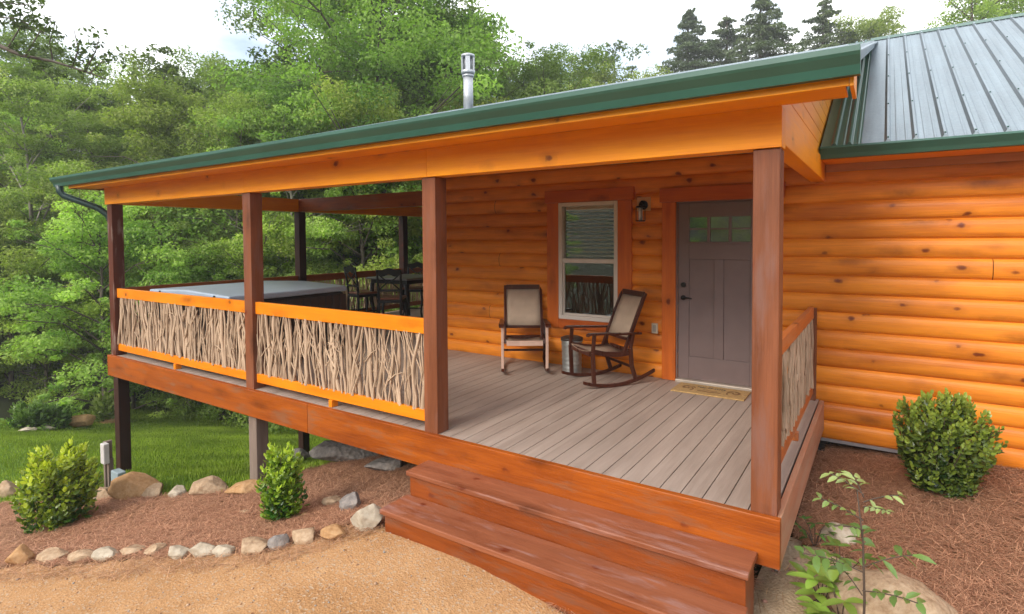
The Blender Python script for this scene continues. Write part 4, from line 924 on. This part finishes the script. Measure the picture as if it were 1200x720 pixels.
def broadleaf(name, h, crown_r, base=.3, nl=22, per=95, size=.15, seed=1, mat='leaf', c_lo=(.03, .07, .012), c_hi=(.10, .18, .03), sprays=5, bark='bark', r0=.16, density=1.0, flat=.4, top_taper=1.0):
    """returns (trunk mesh, crown mesh) data"""
    r_ = random.Random(seed); mb = MB(); pts = trunk_tube(mb, h, r0, .06, seed)
    cen, rad = [], []
    for i in range(nl):
        t = base + (1 - base) * (i + r_.random()) / nl; k = t * (len(pts) - 1); a = int(min(k, len(pts) - 2)); p = pts[a].lerp(pts[a + 1], k - a)
        u = (t - base) / (1 - base); prof = (math.sin(math.pi * min(.18 + u * .82, 1)) ** .7) if top_taper > .5 else 1.0
        ang = i * 2.4 + r_.uniform(-.5, .5); ln = crown_r * (prof * .95 + .12) * r_.uniform(.65, 1.15); rise = r_.uniform(.05, .5) * ln * (1 + 1.6 * u)
        q = p + Vector((math.cos(ang) * ln, math.sin(ang) * ln, rise)); mid = p.lerp(q, .5) + Vector((0, 0, .12 * ln))
        rb = r0 * (1 - .8 * t) * .42 + .012
        mb.tube([p, mid, q], [rb, rb * .6, .008], 5, cap=False)
        for s_ in range(sprays):
            f = r_.uniform(.30, 1.05); c = (p.lerp(mid, f * 2) if f < .5 else mid.lerp(q, (f - .5) * 2)) + Vector((r_.gauss(0, .30), r_.gauss(0, .30), r_.gauss(0, .26))) * crown_r * .55
            cen.append(tuple(c)); rad.append(crown_r * r_.choice([.07, .11, .15, .20, .28]) * r_.uniform(.85, 1.15))
            if r_.random() < .5: mb.tube([mid, c], [rb * .35, .006], 4, cap=False)
    for s_ in range(9): cen.append(tuple(pts[-1] + Vector((r_.gauss(0, .22), r_.gauss(0, .22), r_.uniform(-.6, .42))) * crown_r * .5)); rad.append(crown_r * r_.uniform(.07, .16))
    V, F, C = clumps(cen, rad, per * density, size, flat=flat, c_lo=c_lo, c_hi=c_hi)
    return mb, V, F, C
def conifer(h, r0=.2, seed=1, spread=.22, c_lo=(.015, .04, .014), c_hi=(.05, .10, .03), base=.12, gaps=.15):
    r_ = random.Random(seed); mb = MB(); pts = trunk_tube(mb, h, r0, .012, seed); Vs, Fs, Cs, off = [], [], [], 0
    lv = int(h * 3.3)
    for i in range(lv):
        t = base + (1 - base) * i / lv; z = h * t; rr = h * spread * (1 - t) ** .8 * r_.uniform(.7, 1.15) + .12
        for k in range(9):
            if r_.random() < gaps: continue
            ang = r_.uniform(0, 6.28); ln = rr * r_.uniform(.55, 1.15)
            p = Vector((0, 0, z)); q = Vector((math.cos(ang) * ln, math.sin(ang) * ln, z - ln * .12 + r_.uniform(-.1, .15))); mid = p.lerp(q, .55) + Vector((0, 0, .05 * ln))
            mb.tube([p, mid, q], [.03 * (1 - t) + .012, .015, .005], 4, cap=False)
            n_ = int(26 + ln * 55); f = rng.random(n_) ** .7; base_ = np.array(p)[None] * (1 - f[:, None]) + np.array(q)[None] * f[:, None]
            w_ = ln * .36 * np.sin(np.pi * np.clip(f * .9 + .08, 0, 1)); perp = np.array((-math.sin(ang), math.cos(ang), 0))
            s_ = rng.uniform(-1, 1, n_); P = base_ + perp * (s_ * w_)[:, None] + np.array((0, 0, 1)) * (rng.normal(0, .04, n_) - .05 * np.abs(s_) * ln)[:, None]
            Nn = rng.normal(size=(n_, 3)) * .45 + np.array([0, 0, .8]); Nn /= np.linalg.norm(Nn, axis=1)[:, None]
            V, F = leaf_arrays(P, Nn, .24, .28); tone = np.clip(rng.normal(.5, .25) + rng.normal(0, .15, n_), 0, 1)[:, None]
            Vs.append(V); Fs.append(F + off); off += len(V); Cs.append(np.repeat(np.array(c_lo) * (1 - tone) + np.array(c_hi) * tone, 4, 0))
    return mb, np.concatenate(Vs), np.concatenate(Fs), np.concatenate(Cs)
def make_tree(name, data, bark, leafm, label, group):
    mb, V, F, C = data
    t = tag(empty(name), label, 'tree', group)
    mb.build('trunk', M[bark], t, fix=False); npmesh('crown', V, F, M[leafm], t, col=C)
    return t
K = {}
def place(kind, x, y, s=1.0, rz=None, label=None, group=None, dz=0.0, sz=None):
    t = K[kind]
    if t.get('_used'): t = dup_tree(t)
    else: t['_used'] = 1
    t.location = (x, y, H(x, y) + dz); t.rotation_euler = (0, 0, random.uniform(0, 6.28) if rz is None else rz); t.scale = (s, s, sz or s)
    if label: t['label'] = label
    if group: t['group'] = group
    return t
LG, LG2 = (.17, .27, .055), (.42, .56, .15)
K['a'] = make_tree('broadleaf_tree', broadleaf('a', 13, 3.4, .10, 34, 190, .125, 11, c_lo=(.17, .25, .045), c_hi=(.42, .52, .13), r0=.12, flat=.62), 'bark', 'leaf', 'tree', 'g')
K['b'] = make_tree('broadleaf_tree', broadleaf('b', 12, 3.1, .06, 34, 190, .12, 22, c_lo=LG, c_hi=LG2, flat=.5, r0=.12), 'barkL', 'leaf', 'tree', 'g')
K['c'] = make_tree('broadleaf_tree', broadleaf('c', 15, 4.0, .18, 38, 190, .13, 33, c_lo=(.14, .21, .05), c_hi=(.36, .46, .13), flat=.65, sprays=6, r0=.14), 'bark', 'leaf', 'tree', 'g')
K['u'] = make_tree('understory_tree', broadleaf('u', 5.0, 2.3, .03, 30, 150, .095, 44, c_lo=(.17, .27, .05), c_hi=(.46, .58, .13), flat=.5, r0=.06), 'bark', 'leaf', 'tree', 'g')
K['big'] = make_tree('broadleaf_tree', broadleaf('b', 18, 5.0, .12, 60, 260, .135, 77, c_lo=(.13, .23, .045), c_hi=(.36, .52, .11), flat=.5, sprays=7, r0=.22), 'bark', 'leaf', 'tree', 'g')
K['con'] = make_tree('conifer_tree', conifer(17, .22, 5, .44, gaps=.16, c_lo=(.06, .10, .05), c_hi=(.16, .22, .10)), 'bark', 'needle', 'tree', 'g')
K['con2'] = make_tree('conifer_tree', conifer(15, .2, 9, .50, gaps=.3, c_lo=(.06, .10, .05), c_hi=(.17, .23, .10)), 'bark', 'needle', 'tree', 'g')
K['thin'] = make_tree('slender_tree', broadleaf('t', 11, 2.4, .35, 20, 34, .15, 55, c_lo=(.06, .10, .035), c_hi=(.15, .22, .07), sprays=3, r0=.1), 'bark', 'leaf', 'tree', 'g')

GF = 'trees of the dense green wood left of the porch'
HT = {'a': 13, 'b': 12, 'c': 15, 'u': 5, 'con': 17, 'con2': 15, 'thin': 11, 'big': 18}
def ptop(kind, px, dist, ytop, label, group=None):
    x, y = far(px, dist); zt = CP.z + ((CY - ytop) / FPX - .033) * dist
    return place(kind, x, y, (zt - H(x, y)) / HT[kind], label=label, group=group)
def forest(kind, px, dist, s, dz=0, lab=None, sz=None):
    x, y = far(px, dist); labs = {'a': 'mid green broadleaf tree in the dense wood left of the porch', 'b': 'light green broadleaf tree in the dense wood left of the porch', 'c': 'tall dark green broadleaf tree in the dense wood', 'u': 'low understory tree with spreading sprays at the wood edge', 'con': 'dark conifer inside the wood', 'thin': 'slender sparse tree rising above the wood', 'con2': 'sparse conifer'}
    return place(kind, x, y, s, None, lab or labs[kind], 'wood: ' + labs[kind] if not lab else None, dz, sz)
rf = random.Random(12)
# front rank along the lawn edge
for i, px in enumerate(range(-150, 560, 52)):
    forest('u', px + rf.uniform(-12, 12), 16.8 + rf.uniform(-.6, 1.6) + max(0, (px - 300)) * .012, rf.uniform(.75, 1.15))
for i, px in enumerate(range(-170, 620, 74)):
    forest(rf.choice('ab'), px + rf.uniform(-16, 16), 20 + rf.uniform(-1, 2.5), rf.uniform(.78, .95))
for i, px in enumerate(range(-160, 700, 82)):
    forest(rf.choice('abc'), px + rf.uniform(-20, 20), 26 + rf.uniform(-2, 3), rf.uniform(.85, 1.0))
for i, px in enumerate(range(-200, 760, 84)):
    forest(rf.choice('ac'), px + rf.uniform(-20, 20), 35 + rf.uniform(-2, 4), rf.uniform(.9, 1.1))
# the big bright tree behind the chimney
forest('big', 440, 22.5, 1.06, lab='big bright green tree towering behind the chimney pipe')
forest('c', 385, 27, 1.30, lab='tall tree just left of the big bright tree')
forest('a', 520, 26, 1.22, lab='tall tree right of the chimney reaching over the gutter')
forest('thin', 195, 24, 1.2, lab='slender sparse tree topping the wood, left one'); forest('thin', 290, 27, 1.25, lab='slender sparse tree beside the big bright tree')
forest('thin', 245, 30, 1.2, lab='slender sparse tree standing between two others against the sky')
forest('thin', 60, 26, 1.15, lab='slender sparse tree under the overhanging bough'); forest('thin', 320, 23, 1.22, lab='slender sparse tree nearest the left flank of the big bright tree')
forest('thin', 140, 33, 1.3, lab='slender sparse tree farther back in the gap of sky')
# beyond the roof on the right
ptop('con', 808, 44, 14, 'narrow dark conifer above the gutter, leftmost of three')
ptop('con', 893, 38, -8, 'tallest dark conifer above the roof, middle of three')
ptop('con2', 962, 42, 4, 'loose crowned conifer above the ridge, rightmost of three')
ptop('con2', 850, 46, 22, 'conifer partly behind the tallest one')
ptop('thin', 706, 44, 70, 'small sparse tree peeking over the gutter')
ptop('a', 1015, 42, 40, 'tree top just showing at the ridge end')
ptop('a', 1130, 34, -40, 'broadleaf tree behind the metal roof, left of two'); ptop('c', 1215, 36, -50, 'broadleaf tree behind the metal roof, right of two')
# behind the camera: the other side of the drive (seen in the window glass)
for i, (x, y, k, s) in enumerate([(-9, -20, 'a', .5), (-3, -22, 'b', .55), (2, -23, 'c', .45), (7, -21, 'a', .5), (-15, -18, 'b', .5), (12, -19, 'c', .42), (-1, -30, 'a', .7), (-8, -30, 'c', .6)]):
    place(k, x, y, s, label='tree across the drive, reflected in the window', group='trees across the drive')
# overhanging bough at top left
def bough():
    t = tag(empty('leafy_branch', (0, 0, 0)), 'thin leafy bough reaching in at the top left', 'branch'); mb = MB(); r_ = random.Random(4); cen = []; rad = []
    D = 9.0
    W_ = lambda px, py, k=1.0: CP + ray(px, py) * (D * k)
    main = [W_(-60, 20), W_(-10, 50), W_(25, 65), W_(62, 72), (W_(100, 84)), W_(128, 94)]
    mb.tube(main, [.05, .035, .028, .02, .014, .006], 6)
    tw = [((30, 66), (45, 40), (60, 25)), ((62, 72), (58, 50), (66, 22)), ((85, 78), (92, 58), (86, 32)), ((100, 84), (112, 60), (116, 45)), ((10, 55), (25, 30), (58, 42)), ((-10, 20), (20, 22), (55, 40)), ((-20, 0), (20, 5), (70, 8)), ((105, 86), (120, 72), (133, 74)), ((45, 69), (50, 82), (60, 90))]
    for a in tw:
        P = [W_(*q, 1 + r_.uniform(-.02, .02)) for q in a]; mb.tube(P, [.014, .009, .004], 5)
        for k in range(4): f = r_.random(); c = P[1].lerp(P[2], f) if k > 1 else P[0].lerp(P[1], f); cen.append(tuple(c + Vector((r_.gauss(0, .08), r_.gauss(0, .08), r_.gauss(0, .06))))); rad.append(r_.uniform(.09, .2))
    for k in range(22): cen.append(tuple(W_(r_.uniform(-40, 36), r_.uniform(-25, 40), 1 + r_.uniform(-.05, .08)))); rad.append(r_.uniform(.12, .3))
    mb.build('twigs', M['bark'], t, fix=False); V, F, C = clumps(cen, rad, 15, .085, .7, .3, (.07, .10, .035), (.15, .20, .07)); npmesh('leaves', V, F, M['leaf'], t, col=C)
bough()

# shrubs
def shrub(name, p, w_, h, n_, leaf, c_lo, c_hi, label, seed, shape='round', tips=None):
    r_ = random.Random(seed); t = tag(empty(name, tuple(p)), label, 'bush'); mb = MB(); Vs, Fs, Cs, off = [], [], [], 0
    shoots = []
    for i in range(n_):
        a = r_.uniform(0, 6.28); u = r_.random() ** .5; zt = r_.uniform(.12, 1.0)
        if shape == 'v': rad = w_ * (.46 + .60 * min(zt / .62, 1) ** .9) * (1 if zt < .72 else (1 - ((zt - .72) / .28) ** 2 * .55))
        elif shape == 'round': rad = w_ * (math.sin(math.pi * min(.14 + zt * .72, 1)) ** .6)
        else: rad = w_ * (.55 + .45 * math.sin(math.pi * zt))
        rr = rad * (1 - (1 - u) * .75) * r_.uniform(.86, 1.14); q = Vector((math.cos(a) * rr, math.sin(a) * rr, h * zt * r_.uniform(.92, 1.06)))
        shoots.append(q)
    for q in shoots[::5]: mb.tube([(q.x * .08, q.y * .08, -.02), (q.x * .45, q.y * .45, q.z * .5), tuple(q)], [.008, .005, .002], 5, cap=False)
    for q in shoots:
        m_ = 9; d = Vector((q.x, q.y, h * .45)).normalized(); ax = (d + Vector((r_.gauss(0, .3), r_.gauss(0, .3), .5))).normalized(); tone0 = r_.gauss(.38, .17)
        high = q.z / h
        for k in range(m_):
            f = k / (m_ - 1); c = q - ax * (1 - f) * leaf * 2.2; ang = k * 2.4; e1 = ax.orthogonal().normalized(); e2 = ax.cross(e1)
            outd = (e1 * math.cos(ang) + e2 * math.sin(ang)); dirn = (outd * (1 - f * .6) + ax * (.25 + f * .9)).normalized(); L_ = leaf * r_.uniform(.7, 1.2) * (1 - .35 * f)
            nrm = dirn.cross(outd.cross(ax)).normalized() if outd.cross(ax).length > .01 else Vector((0, 0, 1)); sd_ = dirn.cross(nrm).normalized() * L_ * .36
            b0 = c; 
            V = np.array([b0, b0 + dirn * L_ * .3 + sd_ * .85 + nrm * L_ * .05, b0 + dirn * L_ * .72 + sd_ * .8 + nrm * L_ * .03, b0 + dirn * L_ - nrm * L_ * .1, b0 + dirn * L_ * .72 - sd_ * .8 + nrm * L_ * .03, b0 + dirn * L_ * .3 - sd_ * .85 + nrm * L_ * .05])
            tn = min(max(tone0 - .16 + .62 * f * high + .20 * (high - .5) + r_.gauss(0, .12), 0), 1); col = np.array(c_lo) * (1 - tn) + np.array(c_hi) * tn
            Vs.append(V); Fs.append(np.array([(0, 1, 2, 3), (0, 3, 4, 5)]) + off); off += 6; Cs.append(np.repeat(col[None], 6, 0))
    mb.build('stems', M['stem'], t, fix=False); npmesh('foliage', np.concatenate(Vs), np.concatenate(Fs), M['shrubleaf'], t, col=np.concatenate(Cs))
    return t
def shrub_px(x0, x1, ytop, ybase, **kw):
    p = at((x0 + x1) / 2, ybase); u = px2m(p); w_ = (x1 - x0) / 2 * u; p = p + Vector((CF.x, CF.y, 0)).normalized() * w_ * .5
    p.z = H(p.x, p.y); return p, w_, (ybase - ytop) * u * .98
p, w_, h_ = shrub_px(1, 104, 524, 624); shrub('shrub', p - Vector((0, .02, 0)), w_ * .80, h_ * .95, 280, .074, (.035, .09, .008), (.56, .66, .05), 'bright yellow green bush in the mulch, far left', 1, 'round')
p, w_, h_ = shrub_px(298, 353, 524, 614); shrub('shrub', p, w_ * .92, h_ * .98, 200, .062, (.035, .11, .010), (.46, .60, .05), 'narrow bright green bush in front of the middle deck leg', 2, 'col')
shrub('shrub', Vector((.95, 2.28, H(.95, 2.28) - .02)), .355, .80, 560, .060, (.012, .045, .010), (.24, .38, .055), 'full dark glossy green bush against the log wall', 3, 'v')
for (x0, x1, yt, yb, sd_, lab) in ((8, 44, 470, 503, 5, 'pale broad leaved shrub at the far lawn edge, leftmost'), (42, 74, 472, 502, 6, 'olive shrub left of the far rounded boulder'), (97, 140, 462, 496, 7, 'light green shrub above the far flat boulder')):
    p, w_, h_ = shrub_px(x0, x1, yt, yb); shrub('shrub', p, w_, h_, 110, .16, (.05, .11, .02), (.22, .33, .07), lab, sd_, 'round')

# sapling and weeds at lower right
def leafquad(Vs, Fs, Cs, base, d, nrm, L_, wd, col, seg=5):
    d = d.normalized(); sd_ = d.cross(nrm).normalized(); nrm = sd_.cross(d); off = sum(len(v) for v in Vs); rows = []
    for i in range(seg + 1):
        t = i / seg; ww = wd * math.sin(math.pi * min(t * .92 + .06, 1)) ** .8 * .5; c = base + d * L_ * t - nrm * L_ * .22 * t * t
        rows += [c - sd_ * ww + nrm * ww * .25, c, c + sd_ * ww + nrm * ww * .25]
    F = []
    for i in range(seg):
        a = i * 3
        F += [(a, a + 1, a + 4, a + 3), (a + 1, a + 2, a + 5, a + 4)]
    Vs.append(np.array(rows)); Fs.append(np.array(F) + off); Cs.append(np.repeat(np.array(col)[None], len(rows), 0))
def sapling():
    bx_, by_ = .44, -.12; z0 = H(bx_, by_); base = Vector((bx_, by_, z0)); t = tag(empty('sapling', tuple(base)),  'young sapling with feathery compound leaves right of the steps', 'sapling'); r_ = random.Random(2)
    mb = MB(); top = Vector((-.03, .02, .72)); mb.tube([(0, 0, -.05), (.01, 0, .25), (.0, .01, .5), tuple(top)], [.007, .006, .005, .003], 6); Vs, Fs, Cs = [], [], []
    for k, (hh, ang, L_, tone) in enumerate([(.70, 1.9, .20, 1), (.71, 2.6, .18, 1), (.68, .5, .17, 1), (.66, -.6, .14, .9), (.60, 2.9, .20, .55), (.56, 3.9, .17, .5), (.40, .6, .26, .3), (.38, 3.5, .28, .25), (.30, -.3, .24, .3), (.28, 2.2, .2, .3), (.44, 1.6, .22, .3)]):
        p0 = Vector((0, 0, hh)); d = Vector((math.cos(ang), math.sin(ang), .35)); pts = [p0 + d * L_ * q / 5 - Vector((0, 0, .16 * (q / 5) ** 2 * L_)) for q in range(6)]; mb.tube(pts, [.003] * 6, 4, cap=False)
        side = Vector((-math.sin(ang), math.cos(ang), 0)); col = np.array((.07, .16, .03)) * (1 - tone) + np.array((.30, .36, .12)) * tone
        for q in range(1, 6):
            for s_ in (-1, 1):
                if r_.random() < .88: leafquad(Vs, Fs, Cs, pts[q] + Vector((r_.gauss(0, .004), r_.gauss(0, .004), 0)), side * s_ + d * r_.uniform(.1, .8) + Vector((0, 0, r_.uniform(-.45, .3))), Vector((r_.gauss(0, .3), r_.gauss(0, .3), 1)), L_ * .34 * r_.uniform(.6, 1.15), L_ * .15, col * r_.uniform(.7, 1.2), 3)
    mb.build('stem', M['stem'], t, fix=False); npmesh('foliage', np.concatenate(Vs), np.concatenate(Fs), M['shrubleaf'], t, col=np.concatenate(Cs), smooth=True)
sapling(); bpy.data.objects['sapling'].scale = (1.05, 1.05, 1.28)
def weed(x, y, n_, L_, label, seed, hmax=.3, col=(.12, .25, .04)):
    t = tag(empty('weed', (x, y, H(x, y))), label, 'plant', None); r_ = random.Random(seed); mb = MB(); Vs, Fs, Cs = [], [], []
    for k in range(n_):
        a = r_.uniform(0, 6.28); hh = r_.uniform(.3, 1) * hmax; rr = r_.uniform(.03, .16); e = Vector((math.cos(a) * rr, math.sin(a) * rr, hh)); mb.tube([(0, 0, -.02), tuple(e * .55 + Vector((0, 0, .03))), tuple(e)], [.004, .003, .002], 5, cap=False)
        for j in range(3):
            a2 = a + (j - 1) * 1.3 + r_.uniform(-.3, .3); leafquad(Vs, Fs, Cs, e, Vector((math.cos(a2), math.sin(a2), r_.uniform(-.1, .6))), Vector((0, 0, 1)), L_ * r_.uniform(.6, 1.2), L_ * .45, np.array(col) * r_.uniform(.6, 1.3))
    mb.build('stem', M['stem'], t, fix=False); npmesh('foliage', np.concatenate(Vs), np.concatenate(Fs), M['shrubleaf'], t, col=np.concatenate(Cs), smooth=True)
q = at(962, 712); weed(q.x, q.y, 7, .14, 'broad leaved bright green weed at the lower right corner of the steps', 3, .22, (.16, .32, .05))
q = at(985, 690); weed(q.x, q.y, 9, .09, 'leafy weed growing beside the sapling stem', 4, .30, (.11, .23, .045))
q = at(955, 640); weed(q.x, q.y, 8, .06, 'small dark leaved weed on the sandy soil', 5, .20, (.08, .17, .035))
q = at(985, 735); weed(q.x, q.y, 7, .13, 'bright weed nearest the viewer at lower right', 6, .24, (.16, .30, .05))
# thin summer haze in the air: lightens the far trees
hz = MB(); hz.box(-190, 190, -190, 190, -12, 42); hm = bpy.data.materials.new('haze_air'); hm.use_nodes = True; hn = hm.node_tree; hn.nodes.remove(hn.nodes['Principled BSDF'])
pv = hn.nodes.new('ShaderNodeVolumePrincipled'); pv.inputs['Color'].default_value = (.97, .97, .95, 1); pv.inputs['Density'].default_value = .0019; pv.inputs['Anisotropy'].default_value = .3
hn.links.new(pv.outputs[0], hn.nodes['Material Output'].inputs['Volume'])
ho = hz.build('haze', hm); ho['kind'] = 'stuff'; tag(ho, 'thin pale summer haze over the wood and valley', 'haze')
print('objects', len(bpy.data.objects))
